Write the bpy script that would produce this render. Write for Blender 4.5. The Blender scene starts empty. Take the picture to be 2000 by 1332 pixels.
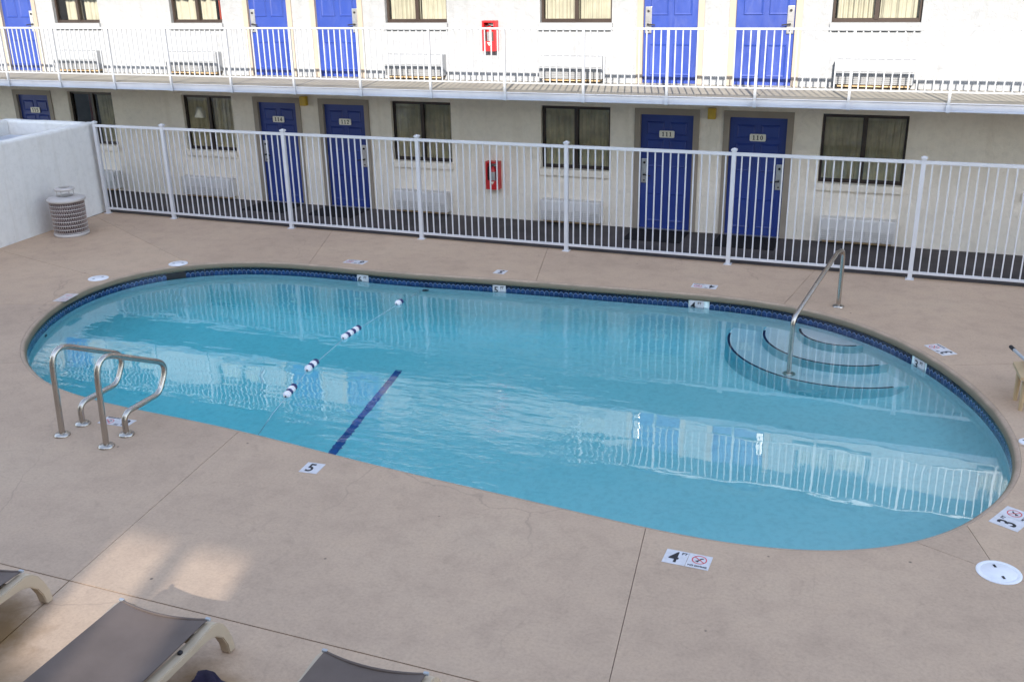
import bpy, bmesh, math, random
from mathutils import Vector, Matrix
from mathutils.geometry import tessellate_polygon
random.seed(7)
SC = bpy.context.scene
COL = SC.collection

# ------------------------------------------------------------------ camera
YAW, PITCH, ROLL, CAM_H = -0.376948, 0.354263, -0.019515, 4.39847
def camera_matrix():
    cy, sy, cp, sp = math.cos(YAW), math.sin(YAW), math.cos(PITCH), math.sin(PITCH)
    f = Vector((sy*cp, cy*cp, -sp)); r = Vector((cy, -sy, 0)); u = r.cross(f)
    cr, sr = math.cos(ROLL), math.sin(ROLL)
    r2 = r*cr + u*sr; u2 = u*cr - r*sr
    m = Matrix.Identity(4)
    for i in range(3):
        m[i][0], m[i][1], m[i][2] = r2[i], u2[i], -f[i]
    m[2][3] = CAM_H
    return m
cam = bpy.data.cameras.new('camera')
cam.sensor_fit = 'HORIZONTAL'; cam.sensor_width = 36.0; cam.lens = 1944.4/2000*36
cam.clip_start = 0.05; cam.clip_end = 800
cam_o = bpy.data.objects.new('camera', cam); COL.objects.link(cam_o)
cam_o.matrix_world = camera_matrix(); SC.camera = cam_o

# ------------------------------------------------------------------ light
SUN_DIR = Vector((-0.262, 1.0, -0.53)).normalized()      # the way the light travels
SUN_EL = math.asin(-SUN_DIR.z); SUN_AZ = math.atan2(-SUN_DIR.x, -SUN_DIR.y)
W = bpy.data.worlds.new('World'); SC.world = W; W.use_nodes = True
nt = W.node_tree; nt.nodes.clear()
sky = nt.nodes.new('ShaderNodeTexSky'); sky.sky_type = 'NISHITA'; sky.sun_disc = False
sky.sun_elevation = SUN_EL; sky.sun_rotation = SUN_AZ
sky.air_density = 1.0; sky.dust_density = 0.5; sky.ozone_density = 0.6
hz = nt.nodes.new('ShaderNodeHueSaturation'); hz.inputs['Saturation'].default_value = 0.74     # a pale, milky sky
bg = nt.nodes.new('ShaderNodeBackground'); bg.inputs['Strength'].default_value = 0.15
wo = nt.nodes.new('ShaderNodeOutputWorld')
nt.links.new(sky.outputs[0], hz.inputs['Color']); nt.links.new(hz.outputs[0], bg.inputs[0]); nt.links.new(bg.outputs[0], wo.inputs[0])
sun = bpy.data.lights.new('sun', 'SUN'); sun.energy = 2.9; sun.angle = math.radians(0.55); sun.color = (1.0, 0.91, 0.79)
sun_o = bpy.data.objects.new('sun', sun); COL.objects.link(sun_o)
sun_o.rotation_euler = SUN_DIR.to_track_quat('-Z', 'Y').to_euler(); sun_o.location = (8, -20, 30)
SC.view_settings.view_transform = 'Standard'; SC.view_settings.look = 'None'
SC.view_settings.gamma = 1.0; SC.view_settings.use_curve_mapping = False
SC.view_settings.exposure = 1.97
SC.render.engine = 'CYCLES'
SC.cycles.max_bounces = 12; SC.cycles.diffuse_bounces = 5; SC.cycles.glossy_bounces = 5
SC.cycles.transmission_bounces = 10; SC.cycles.transparent_max_bounces = 16
SC.cycles.caustics_refractive = True; SC.cycles.caustics_reflective = False
SC.cycles.blur_glossy = 0.2; SC.cycles.sample_clamp_indirect = 6.0
SC.cycles.use_denoising = True

# ------------------------------------------------------------------ materials
class NT:
    """small helper around a node tree"""
    def __init__(s, name):
        s.m = bpy.data.materials.new(name); s.m.use_nodes = True
        s.t = s.m.node_tree; s.t.nodes.clear()
        s.out = s.n('ShaderNodeOutputMaterial')
    def n(s, typ, **kw):
        o = s.t.nodes.new(typ)
        for k, v in kw.items(): setattr(o, k, v)
        return o
    def l(s, a, b): s.t.links.new(a, b)
    def coord(s, kind='Object', scale=None):
        c = s.n('ShaderNodeTexCoord')
        if scale is None: return c.outputs[kind]
        mp = s.n('ShaderNodeMapping'); mp.inputs['Scale'].default_value = scale
        s.l(c.outputs[kind], mp.inputs['Vector']); return mp.outputs[0]
    def world_pos(s, scale=None):
        g = s.n('ShaderNodeNewGeometry')
        if scale is None: return g.outputs['Position']
        mp = s.n('ShaderNodeMapping'); mp.inputs['Scale'].default_value = scale
        s.l(g.outputs['Position'], mp.inputs['Vector']); return mp.outputs[0]
    def noise(s, vec, scale, detail=4, rough=0.55, dist=0.0):
        o = s.n('ShaderNodeTexNoise'); o.inputs['Scale'].default_value = scale
        o.inputs['Detail'].default_value = detail; o.inputs['Roughness'].default_value = rough
        o.inputs['Distortion'].default_value = dist
        s.l(vec, o.inputs['Vector']); return o.outputs['Fac']
    def ramp(s, fac, stops, interp='LINEAR'):
        o = s.n('ShaderNodeValToRGB'); o.color_ramp.interpolation = interp
        e = o.color_ramp.elements
        while len(e) < len(stops): e.new(0.5)
        for i, (p, c) in enumerate(stops):
            e[i].position = p; e[i].color = (c[0], c[1], c[2], 1) if not isinstance(c, (int, float)) else (c, c, c, 1)
        s.l(fac, o.inputs[0]); return o.outputs[0]
    def mix(s, fac, a, b, mode='MIX'):
        o = s.n('ShaderNodeMix', data_type='RGBA', blend_type=mode)
        for sock, v in ((o.inputs[0], fac), (o.inputs[6], a), (o.inputs[7], b)):
            if hasattr(v, 'is_linked'): s.l(v, sock)
            elif isinstance(v, (int, float)): sock.default_value = v
            else: sock.default_value = (v[0], v[1], v[2], 1)
        return o.outputs[2]
    def math(s, op, a, b=None, clamp=False):
        o = s.n('ShaderNodeMath', operation=op, use_clamp=clamp)
        for i, v in enumerate((a, b)):
            if v is None: continue
            if hasattr(v, 'is_linked'): s.l(v, o.inputs[i])
            else: o.inputs[i].default_value = v
        return o.outputs[0]
    def bump(s, h, strength=0.3, dist=0.01, normal=None):
        o = s.n('ShaderNodeBump'); o.inputs['Strength'].default_value = strength; o.inputs['Distance'].default_value = dist
        s.l(h, o.inputs['Height'])
        if normal is not None: s.l(normal, o.inputs['Normal'])
        return o.outputs[0]
    def bsdf(s, col, rough=0.6, metal=0.0, spec=0.5, normal=None):
        o = s.n('ShaderNodeBsdfPrincipled')
        if hasattr(col, 'is_linked'): s.l(col, o.inputs['Base Color'])
        else: o.inputs['Base Color'].default_value = (col[0], col[1], col[2], 1)
        if hasattr(rough, 'is_linked'): s.l(rough, o.inputs['Roughness'])
        else: o.inputs['Roughness'].default_value = rough
        o.inputs['Metallic'].default_value = metal
        o.inputs['Specular IOR Level'].default_value = spec
        if normal is not None: s.l(normal, o.inputs['Normal'])
        s.l(o.outputs[0], s.out.inputs['Surface']); return o

def plain(name, col, rough=0.5, metal=0.0, spec=0.5, var=0.12, scale=6.0, bump=0.0, bscale=60):
    """paint, plastic or metal with a little uneven tone"""
    t = NT(name); p = t.world_pos()
    n = t.noise(p, scale, 5, 0.6)
    lo = tuple(c*(1-var) for c in col); hi = tuple(min(1, c*(1+var)) for c in col)
    c = t.ramp(n, [(0.3, lo), (0.7, hi)])
    nr = t.bump(t.noise(p, bscale, 3), bump, 0.004) if bump else None
    t.bsdf(c, rough, metal, spec, nr)
    return t.m

def m_deck():
    t = NT('concrete_deck'); p = t.world_pos()
    big = t.noise(p, 0.55, 4, 0.6); mid = t.noise(p, 3.2, 6, 0.65); fine = t.noise(p, 38, 4, 0.7)
    c = t.ramp(big, [(0.25, (0.447, 0.316, 0.224)), (0.55, (0.508, 0.361, 0.254)), (0.8, (0.532, 0.387, 0.274))])
    c = t.mix(0.4, c, t.ramp(mid, [(0.3, (0.74, 0.73, 0.74)), (0.52, (1, 1, 1)), (0.75, (1.12, 1.1, 1.06))]), 'MULTIPLY')
    c = t.mix(0.42, c, t.ramp(fine, [(0.3, 0.74), (0.5, 1.0), (0.7, 1.18)]), 'MULTIPLY')
    veins = t.noise(p, 5.5, 9, 0.75, 1.6)
    c = t.mix(0.3, c, t.ramp(veins, [(0.36, 0.74), (0.47, 1.0)]), 'MULTIPLY')
    cr = t.n('ShaderNodeTexVoronoi', feature='DISTANCE_TO_EDGE'); cr.inputs['Scale'].default_value = 0.33
    wv = t.n('ShaderNodeVectorMath', operation='ADD'); t.l(p, wv.inputs[0])
    nz = t.n('ShaderNodeTexNoise'); nz.inputs['Scale'].default_value = 1.6; nz.inputs['Detail'].default_value = 6; t.l(p, nz.inputs['Vector'])
    sc_ = t.n('ShaderNodeVectorMath', operation='SCALE'); sc_.inputs['Scale'].default_value = 0.5; t.l(nz.outputs['Color'], sc_.inputs[0]); t.l(sc_.outputs[0], wv.inputs[1])
    t.l(wv.outputs[0], cr.inputs['Vector'])
    crack = t.math('MULTIPLY', t.ramp(cr.outputs['Distance'], [(0.0012, 0.3), (0.0035, 0.0)]), t.ramp(t.noise(p, 0.35, 2), [(0.45, 0.0), (0.6, 1.0)]))
    c = t.mix(crack, c, (0.16, 0.12, 0.095))
    # a few dark specks of leaf litter and gum
    v = t.n('ShaderNodeTexVoronoi'); v.inputs['Scale'].default_value = 2.1; t.l(p, v.inputs['Vector'])
    c = t.mix(t.ramp(v.outputs['Distance'], [(0.018, 0.75), (0.034, 0.0)]), c, (0.06, 0.045, 0.035))
    oi = t.n('ShaderNodeObjectInfo')
    c = t.mix(1.0, c, t.ramp(oi.outputs['Random'], [(0.0, (0.955, 0.955, 0.965)), (1.0, (1.04, 1.035, 1.025))]), 'MULTIPLY')     # every slab was cast apart
    # rust stains that the lounger feet left on the slab
    for (sx, sy, r, a) in ((-3.95, 4.15, 0.42, 0.95), (-5.75, 4.22, 0.45, 0.9), (-5.35, 3.75, 0.5, 0.6), (-5.9, 4.5, 0.25, 0.5)):
        d = t.n('ShaderNodeVectorMath', operation='DISTANCE'); t.l(p, d.inputs[0]); d.inputs[1].default_value = (sx, sy, 0)
        wob = t.math('ADD', d.outputs['Value'], t.math('MULTIPLY', t.math('SUBTRACT', mid, 0.5), 0.5))
        c = t.mix(t.math('MULTIPLY', t.ramp(wob, [(r*0.25, 1.0), (r, 0.0)]), a), c, (0.23, 0.125, 0.04))
    h = t.math('ADD', t.math('MULTIPLY', fine, 0.5), t.math('MULTIPLY', veins, 0.7))
    t.bsdf(c, 0.72, 0, 0.35, t.bump(h, 0.35, 0.006))
    return t.m

def m_stucco(name, col, bump=0.5):
    t = NT(name); p = t.world_pos()
    lumps = t.noise(p, 9, 6, 0.62, 0.4); big = t.noise(p, 0.8, 4)
    fine = t.noise(p, 60, 3, 0.6)
    c = t.ramp(big, [(0.3, tuple(x*0.93 for x in col)), (0.7, col)])
    c = t.mix(0.35, c, t.ramp(lumps, [(0.34, 0.82), (0.55, 1.0)]), 'MULTIPLY')
    # grime that gathers near the ground and streaks down
    st = t.noise(t.world_pos((6, 6, 0.5)), 1.0, 5, 0.6)
    c = t.mix(0.3, c, t.ramp(st, [(0.3, (0.78, 0.75, 0.7)), (0.5, (1, 1, 1))]), 'MULTIPLY')
    sp = t.noise(p, 3.1, 7, 0.7, 0.8)
    c = t.mix(t.ramp(sp, [(0.60, 0.0), (0.72, 0.35)]), c, tuple(x*0.6 for x in col))
    h = t.math('ADD', lumps, t.math('MULTIPLY', fine, 0.25))
    t.bsdf(c, 0.85, 0, 0.25, t.bump(h, bump, 0.02))
    return t.m

def m_tile():
    """navy waterline tile with a wavy pale glaze line, local x along the pool edge"""
    t = NT('navy_pool_tile'); o = t.coord('Object')
    sx = t.n('ShaderNodeSeparateXYZ'); t.l(o, sx.inputs[0])
    p = t.world_pos()
    c = t.ramp(t.noise(p, 9, 4), [(0.3, (0.010, 0.026, 0.085)), (0.7, (0.022, 0.062, 0.19))])
    wave = t.math('MULTIPLY', t.math('ABSOLUTE', t.math('SINE', t.math('MULTIPLY', sx.outputs[0], math.pi/0.074))), 0.030)
    top = t.math('SUBTRACT', sx.outputs[2], t.math('ADD', wave, 0.012))
    line = t.math('LESS_THAN', t.math('ABSOLUTE', top), 0.0048)
    above = t.math('GREATER_THAN', top, 0.006)
    c = t.mix(t.math('MULTIPLY', above, 0.9), c, (0.006, 0.008, 0.02))
    mid = t.math('LESS_THAN', t.math('ABSOLUTE', sx.outputs[0]), 0.0032)
    low = t.math('LESS_THAN', top, 0.0)
    c = t.mix(t.math('MAXIMUM', line, t.math('MULTIPLY', mid, low)), c, (0.17, 0.23, 0.38))
    t.bsdf(c, 0.14, 0, 0.5)
    return t.m

def m_coping():
    """bull-nosed deck edge: deck concrete on top, darker olive on the face below the nose"""
    t = NT('coping_concrete'); p = t.world_pos()
    n = t.noise(p, 3, 5); f = t.noise(p, 40, 4)
    c = t.ramp(n, [(0.3, (0.39, 0.285, 0.21)), (0.7, (0.475, 0.35, 0.262))])
    c = t.mix(0.5, c, t.ramp(f, [(0.3, 0.75), (0.6, 1.05)]), 'MULTIPLY')
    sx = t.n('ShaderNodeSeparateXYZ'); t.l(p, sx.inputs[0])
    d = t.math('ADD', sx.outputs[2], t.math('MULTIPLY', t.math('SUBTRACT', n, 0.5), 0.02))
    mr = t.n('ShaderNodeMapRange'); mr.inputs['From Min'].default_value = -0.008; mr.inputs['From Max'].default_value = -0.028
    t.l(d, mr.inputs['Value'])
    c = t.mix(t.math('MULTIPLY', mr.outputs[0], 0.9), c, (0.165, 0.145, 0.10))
    t.bsdf(c, 0.75, 0, 0.3, t.bump(f, 0.3, 0.005)); return t.m

def m_plaster():
    t = NT('pool_plaster'); p = t.world_pos()
    n = t.noise(p, 1.6, 6, 0.65); f = t.noise(p, 14, 5, 0.6)
    c = t.ramp(n, [(0.3, (0.80, 0.965, 0.97)), (0.7, (0.88, 0.985, 0.985))])
    c = t.mix(0.5, c, t.ramp(f, [(0.35, 0.82), (0.55, 1.0)]), 'MULTIPLY')
    st = t.noise(p, 2.6, 7, 0.7, 1.2)
    c = t.mix(t.ramp(st, [(0.58, 0.0), (0.72, 0.28)]), c, (0.36, 0.55, 0.60))
    t.bsdf(c, 0.8, 0, 0.2)
    return t.m

def m_water():
    t = NT('pool_water'); p = t.world_pos()
    sx = t.n('ShaderNodeSeparateXYZ'); t.l(p, sx.inputs[0])
    # wind ruffles the middle most, the deep end a little, while the shallow end lies calm
    patch = t.noise(p, 0.42, 3, 0.5)
    d = t.math('MULTIPLY', t.math('ADD', sx.outputs[0], 4.3), 1/1.7)
    mid_ = t.math('POWER', 2.718, t.math('MULTIPLY', t.math('MULTIPLY', d, d), -1.0))
    left = t.n('ShaderNodeMapRange'); left.inputs['From Min'].default_value = -4.0; left.inputs['From Max'].default_value = -6.5
    left.inputs['To Min'].default_value = 0.06; left.inputs['To Max'].default_value = 0.34
    t.l(sx.outputs[0], left.inputs['Value'])
    amp = t.math('MULTIPLY', t.math('MAXIMUM', mid_, left.outputs[0]), t.ramp(patch, [(0.32, 0.5), (0.62, 1.0)]))
    wave = t.noise(t.world_pos((0.55, 1.7, 1)), 2.7, 2, 0.45, 0.35)
    rip = t.noise(t.world_pos((0.75, 1.6, 1)), 6.5, 3, 0.55, 0.5)
    swell = t.noise(p, 1.5, 2, 0.4)
    h = t.math('ADD', t.math('MULTIPLY', wave, 0.0105), t.math('MULTIPLY', t.math('MULTIPLY', rip, t.math('MAXIMUM', mid_, 0.16)), 0.0055))
    h = t.math('ADD', t.math('MULTIPLY', h, amp), t.math('MULTIPLY', swell, 0.0018))
    b = t.n('ShaderNodeBump'); b.inputs['Strength'].default_value = 1.0; b.inputs['Distance'].default_value = 1.0
    t.l(h, b.inputs['Height'])
    fr = t.n('ShaderNodeFresnel'); fr.inputs['IOR'].default_value = 1.333; t.l(b.outputs[0], fr.inputs['Normal'])
    rf = t.n('ShaderNodeBsdfRefraction'); rf.inputs['IOR'].default_value = 1.2; rf.inputs['Roughness'].default_value = 0.0; t.l(b.outputs[0], rf.inputs['Normal'])
    gl = t.n('ShaderNodeBsdfGlossy'); gl.inputs['Roughness'].default_value = 0.0; t.l(b.outputs[0], gl.inputs['Normal'])
    mx = t.n('ShaderNodeMixShader'); t.l(t.math('ADD', t.math('MULTIPLY', fr.outputs[0], 1.3), 0.085, True), mx.inputs[0])
    t.l(rf.outputs[0], mx.inputs[1]); t.l(gl.outputs[0], mx.inputs[2]); t.l(mx.outputs[0], t.out.inputs['Surface'])
    va = t.n('ShaderNodeVolumeAbsorption'); va.inputs['Color'].default_value = (0.10, 0.93, 0.995, 1); va.inputs['Density'].default_value = 0.38
    t.l(va.outputs[0], t.out.inputs['Volume'])
    return t.m

def m_pane(name, tint=(0.95, 0.97, 0.95), refl=1.0, rough=0.0):
    """thin window glass: what it does not mirror goes straight through"""
    t = NT(name)
    f = t.n('ShaderNodeFresnel'); f.inputs['IOR'].default_value = 1.5
    tr = t.n('ShaderNodeBsdfTransparent'); tr.inputs[0].default_value = (*tint, 1)
    gl = t.n('ShaderNodeBsdfGlossy'); gl.inputs['Roughness'].default_value = rough; gl.inputs['Color'].default_value = (0.9, 0.95, 0.97, 1)
    mx = t.n('ShaderNodeMixShader'); t.l(t.math('MULTIPLY', f.outputs[0], refl, True), mx.inputs[0])
    t.l(tr.outputs[0], mx.inputs[1]); t.l(gl.outputs[0], mx.inputs[2]); t.l(mx.outputs[0], t.out.inputs['Surface'])
    return t.m

def m_fabric(name, col, var=0.2, transl=0.0, weave=0):
    t = NT(name); p = t.world_pos(); n = t.noise(p, 4, 5)
    c = t.ramp(n, [(0.3, tuple(x*(1-var) for x in col)), (0.7, tuple(x*(1+var*0.5) for x in col))])
    nr = t.bump(t.noise(p, weave, 2), 0.4, 0.002) if weave else None
    b = t.bsdf(c, 0.8, 0, 0.25, nr)
    if transl:
        tl = t.n('ShaderNodeBsdfTranslucent'); t.l(c, tl.inputs[0])
        mx = t.n('ShaderNodeMixShader'); mx.inputs[0].default_value = transl
        t.l(b.outputs[0], mx.inputs[1]); t.l(tl.outputs[0], mx.inputs[2]); t.l(mx.outputs[0], t.out.inputs['Surface'])
    return t.m

def m_door():
    t = NT('blue_door_paint'); p = t.world_pos()
    n = t.noise(p, 1.1, 4); f = t.noise(t.world_pos((1, 1, 0.35)), 7, 6, 0.7, 0.5)
    c = t.ramp(n, [(0.3, (0.016, 0.038, 0.215)), (0.7, (0.021, 0.051, 0.27))])
    c = t.mix(t.ramp(f, [(0.56, 0.0), (0.72, 0.35)]), c, (0.055, 0.085, 0.27))      # chalky fading
    s = t.noise(p, 23, 5, 0.7)
    c = t.mix(t.ramp(s, [(0.66, 0.0), (0.74, 0.5)]), c, (0.015, 0.02, 0.07))       # scuffs
    r = t.ramp(f, [(0.3, 0.32), (0.7, 0.55)])
    t.bsdf(c, r, 0, 0.5, t.bump(s, 0.08, 0.002))
    return t.m

M = dict(
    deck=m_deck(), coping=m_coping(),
    filler=plain('joint_filler', (0.11, 0.085, 0.068), 0.9, 0, 0.2, 0.3, 8),
    earth=plain('yard_concrete', (0.21, 0.19, 0.17), 0.9, 0, 0.2, 0.25, 0.6, 0.2, 30),
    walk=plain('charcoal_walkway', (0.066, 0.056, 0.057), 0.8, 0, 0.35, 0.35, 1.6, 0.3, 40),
    stucco=m_stucco('white_stucco', (0.87, 0.80, 0.70), 0.7), stucco_up=m_stucco('sunlit_stucco', (0.29, 0.305, 0.33), 1.0), yardwall=m_stucco('yard_wall_stucco', (0.78, 0.76, 0.74), 0.6),
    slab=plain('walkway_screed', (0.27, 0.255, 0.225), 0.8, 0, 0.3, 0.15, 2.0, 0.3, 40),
    steel=plain('white_steel_beam', (0.48, 0.50, 0.56), 0.5, 0, 0.4, 0.12, 1.5),
    white=plain('white_rail_paint', (0.37, 0.385, 0.41), 0.4, 0, 0.5, 0.06, 3.0),
    fence=plain('white_fence_coating', (0.60, 0.595, 0.62), 0.38, 0, 0.5, 0.05, 3.0),
    blue=m_door(),
    casing=plain('taupe_door_frame', (0.31, 0.265, 0.22), 0.55, 0, 0.4, 0.08, 2),
    bronze=plain('bronze_window_frame', (0.040, 0.028, 0.024), 0.4, 0.2, 0.5, 0.2, 3),
    pane=m_pane('window_glass', refl=1.9), tinted=m_pane('sun_patch_glass', (0.38, 0.41, 0.45)),
    curtain=m_fabric('cream_curtain', (0.50, 0.475, 0.40), 0.15, 0.15), olive=m_fabric('olive_curtain', (0.86, 0.76, 0.50), 0.3, 0.2),
    red_drape=m_fabric('red_drape', (0.35, 0.05, 0.03), 0.3), room=plain('dark_room', (0.09, 0.075, 0.06), 0.9, 0, 0.1),
    shade=plain('pale_lampshade', (0.75, 0.72, 0.62), 0.8),
    unit_white=plain('white_unit_casing', (0.66, 0.64, 0.63), 0.5, 0, 0.4, 0.06, 3), grille_white=plain('white_grille', (0.56, 0.54, 0.53), 0.5), unit=plain('sunlit_unit_casing', (0.26, 0.275, 0.30), 0.5, 0, 0.4, 0.08, 3), grille=plain('grey_grille', (0.19, 0.195, 0.205), 0.5, 0, 0.4, 0.1, 4),
    redbox=plain('red_cabinet_paint', (0.52, 0.018, 0.022), 0.35, 0, 0.5, 0.1, 4), dark=plain('dark_rubber', (0.018, 0.017, 0.02), 0.6, 0, 0.4, 0.3, 10),
    silver=plain('satin_metal', (0.55, 0.55, 0.56), 0.32, 0.85, 0.5, 0.1, 10), chrome=plain('stainless_tube', (0.47, 0.43, 0.39), 0.25, 1.0, 0.5, 0.08, 5),
    amber=plain('amber_lamp_glass', (0.55, 0.36, 0.03), 0.35, 0, 0.5, 0.15, 10), plate=plain('ivory_plate', (0.78, 0.75, 0.66), 0.4, 0, 0.5, 0.05, 5),
    ink=plain('black_ink', (0.022, 0.021, 0.025), 0.5, 0, 0.4, 0.2, 20), redink=plain('red_ink', (0.62, 0.08, 0.09), 0.5, 0, 0.4, 0.15, 20),
    redfaint=plain('faded_red_ink', (0.62, 0.36, 0.35), 0.5, 0, 0.4, 0.15, 20), tilewhite=plain('white_ceramic', (0.64, 0.62, 0.64), 0.3, 0, 0.5, 0.1, 14),
    worn=plain('worn_ceramic', (0.55, 0.49, 0.47), 0.6, 0, 0.3, 0.25, 30), mat=plain('black_doormat', (0.014, 0.013, 0.015), 0.9, 0, 0.2, 0.4, 20, 0.5, 120),
    tile=m_tile(), plaster=m_plaster(), water=m_water(), edge=plain('navy_step_edge', (0.012, 0.02, 0.07), 0.5, 0, 0.4, 0.3, 8),
    riser=plain('shaded_riser_plaster', (0.40, 0.74, 0.80), 0.8, 0, 0.2, 0.1, 4), step=plain('step_plaster', (0.95, 0.96, 0.97), 0.8, 0, 0.2, 0.06, 5), stripe=plain('navy_floor_stripe', (0.02, 0.11, 0.38), 0.5, 0, 0.4, 0.3, 8), rope=plain('white_rope', (0.34, 0.44, 0.50), 0.7),
    floatw=plain('white_float', (0.82, 0.80, 0.84), 0.35, 0, 0.5, 0.05, 10), floatb=plain('navy_float_disc', (0.02, 0.025, 0.12), 0.4),
    lid=plain('white_plastic_lid', (0.80, 0.79, 0.82), 0.35, 0, 0.5, 0.05, 8), can=plain('almond_wire', (0.42, 0.34, 0.31), 0.45, 0, 0.5, 0.08, 6),
    canlid=plain('off_white_lid', (0.50, 0.46, 0.44), 0.4, 0, 0.5, 0.06, 6), liner=plain('dark_liner', (0.085, 0.06, 0.075), 0.7, 0, 0.3, 0.3, 6),
    resin=plain('tan_resin', (0.50, 0.40, 0.29), 0.45, 0, 0.45, 0.08, 4), sling=m_fabric('taupe_sling', (0.145, 0.110, 0.094), 0.14, 0, 220),
    tan=plain('tan_plastic', (0.46, 0.33, 0.19), 0.5, 0, 0.45, 0.12, 5), cloth=m_fabric('dark_purple_cloth', (0.03, 0.022, 0.05), 0.5, 0, 80),
    bluebox=plain('pale_blue_casing', (0.55, 0.62, 0.75), 0.5), sticker=plain('olive_sticker', (0.30, 0.26, 0.07), 0.5),
)

# ------------------------------------------------------------------ mesh helpers
class MB:
    def __init__(s): s.v = []; s.f = []; s.sm = []
    def add(s, verts, faces, smooth=False):
        o = len(s.v); s.v += [tuple(v) for v in verts]
        for f in faces: s.f.append(tuple(i+o for i in f)); s.sm.append(smooth)
        return s
    def box(s, x0, x1, y0, y1, z0, z1):
        v = [(x0,y0,z0),(x1,y0,z0),(x1,y1,z0),(x0,y1,z0),(x0,y0,z1),(x1,y0,z1),(x1,y1,z1),(x0,y1,z1)]
        return s.add(v, [(0,3,2,1),(4,5,6,7),(0,1,5,4),(1,2,6,5),(2,3,7,6),(3,0,4,7)])
    def bbox(s, x0, x1, y0, y1, z0, z1, b=0.004):
        """box with chamfered edges"""
        bm = bmesh.new(); bmesh.ops.create_cube(bm, size=1.0)
        bmesh.ops.scale(bm, vec=(x1-x0, y1-y0, z1-z0), verts=bm.verts)
        bmesh.ops.translate(bm, vec=((x0+x1)/2, (y0+y1)/2, (z0+z1)/2), verts=bm.verts)
        bmesh.ops.bevel(bm, geom=list(bm.edges), offset=b, segments=2, affect='EDGES', profile=0.6)
        bm.verts.index_update()
        s.add([v.co[:] for v in bm.verts], [[v.index for v in f.verts] for f in bm.faces]); bm.free(); return s
    def tube(s, pts, r, n=10, closed=False, caps=True):
        pts = [Vector(p) for p in pts]; m = len(pts); rings = []
        rr = r if isinstance(r, (list, tuple)) else [r]*m
        up = None
        for i, p in enumerate(pts):
            if closed: t = pts[(i+1) % m] - pts[i-1]
            else: t = pts[min(i+1, m-1)] - pts[max(i-1, 0)]
            t.normalize()
            if up is None: up = t.orthogonal().normalized()
            else:
                up = (up - t*up.dot(t))
                up = up.normalized() if up.length > 1e-6 else t.orthogonal().normalized()
            b = t.cross(up)
            rings.append([p + (up*math.cos(2*math.pi*k/n) + b*math.sin(2*math.pi*k/n))*rr[i] for k in range(n)])
        v = [q for ring in rings for q in ring]; f = []
        for i in range(m if closed else m-1):
            a, c = i*n, ((i+1) % m)*n
            for k in range(n): f.append((a+k, a+(k+1) % n, c+(k+1) % n, c+k))
        s.add(v, f, True)
        if caps and not closed:
            s.add(rings[0], [tuple(range(n))[::-1]]); s.add(rings[-1], [tuple(range(n))])
        return s
    def lathe(s, prof, cx=0, cy=0, n=28, z=0, smooth=True):
        v = []; f = []
        for (r, h) in prof:
            for k in range(n):
                a = 2*math.pi*k/n; v.append((cx+r*math.cos(a), cy+r*math.sin(a), z+h))
        for i in range(len(prof)-1):
            for k in range(n):
                f.append((i*n+k, i*n+(k+1) % n, (i+1)*n+(k+1) % n, (i+1)*n+k))
        return s.add(v, f, smooth)
    def disc(s, cx, cy, z, r, n=28, rx=None):
        return s.add([(cx+(rx or r)*math.cos(2*math.pi*k/n), cy+r*math.sin(2*math.pi*k/n), z) for k in range(n)], [tuple(range(n))])
    def prism(s, poly, z0, z1):
        n = len(poly)
        v = [(x, y, z0) for x, y in poly] + [(x, y, z1) for x, y in poly]
        tri = tessellate_polygon([[Vector((x, y, 0)) for x, y in poly]])
        f = []
        for a, b, c in tri:
            A, B, C_ = poly[a], poly[b], poly[c]
            ccw = (B[0]-A[0])*(C_[1]-A[1]) - (B[1]-A[1])*(C_[0]-A[0]) > 0
            t = (a, b, c) if ccw else (a, c, b)
            f.append(tuple(i+n for i in t)); f.append(t[::-1])
        area = sum(poly[i][0]*poly[(i+1) % n][1] - poly[(i+1) % n][0]*poly[i][1] for i in range(n))
        for i in range(n):
            j = (i+1) % n; q = (i, j, j+n, i+n); f.append(q if area > 0 else q[::-1])
        return s.add(v, f)
    def mesh(s, name, mat, off=(0,0,0)):
        me = bpy.data.meshes.new(name)
        me.from_pydata([(a-off[0], b-off[1], c-off[2]) for a, b, c in s.v], [], s.f)
        me.polygons.foreach_set('use_smooth', s.sm)
        me.materials.append(M[mat]); me.update(); return me

WL = {}                                  # world place of every Empty or part, for building children in world coordinates
def link(name, data, parent=None, loc=None, rot=None):
    o = bpy.data.objects.new(name, data); COL.objects.link(o)
    if parent: o.parent = parent
    if loc is not None: o.location = loc
    if rot is not None: o.rotation_euler = rot
    return o
def tag(o, label=None, cat=None, group=None, kind=None):
    for k, v in (('label', label), ('category', cat), ('group', group), ('kind', kind)):
        if v: o[k] = v
    return o
def thing(name, label, cat, loc=(0,0,0), group=None, rotz=0.0):
    o = link(name, None, None, loc, (0,0,rotz)); o.empty_display_size = 0.2
    WL[o.name] = tuple(loc); return tag(o, label, cat, group)
def struct_root(name, loc=(0,0,0)):
    o = link(name, None, None, loc); WL[o.name] = tuple(loc); return tag(o, kind='structure')
def obj(name, mb, mat, parent=None, kind=None, local=False, bevel=None):
    """one mesh object; its builder is in world coordinates unless local"""
    off = (0,0,0) if (local or not parent) else WL[parent.name]
    o = link(name, mb.mesh(name, mat, off), parent)
    WL[o.name] = off if parent else (0,0,0)
    if kind: o['kind'] = kind
    return o
def put(name, mesh, parent, loc, rot=None):
    """an object that shares mesh data, at a world place under an unrotated parent"""
    w = WL[parent.name] if parent else (0,0,0)
    o = link(name, mesh, parent, (loc[0]-w[0], loc[1]-w[1], loc[2]-w[2]), rot)
    WL[o.name] = tuple(loc); return o
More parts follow.
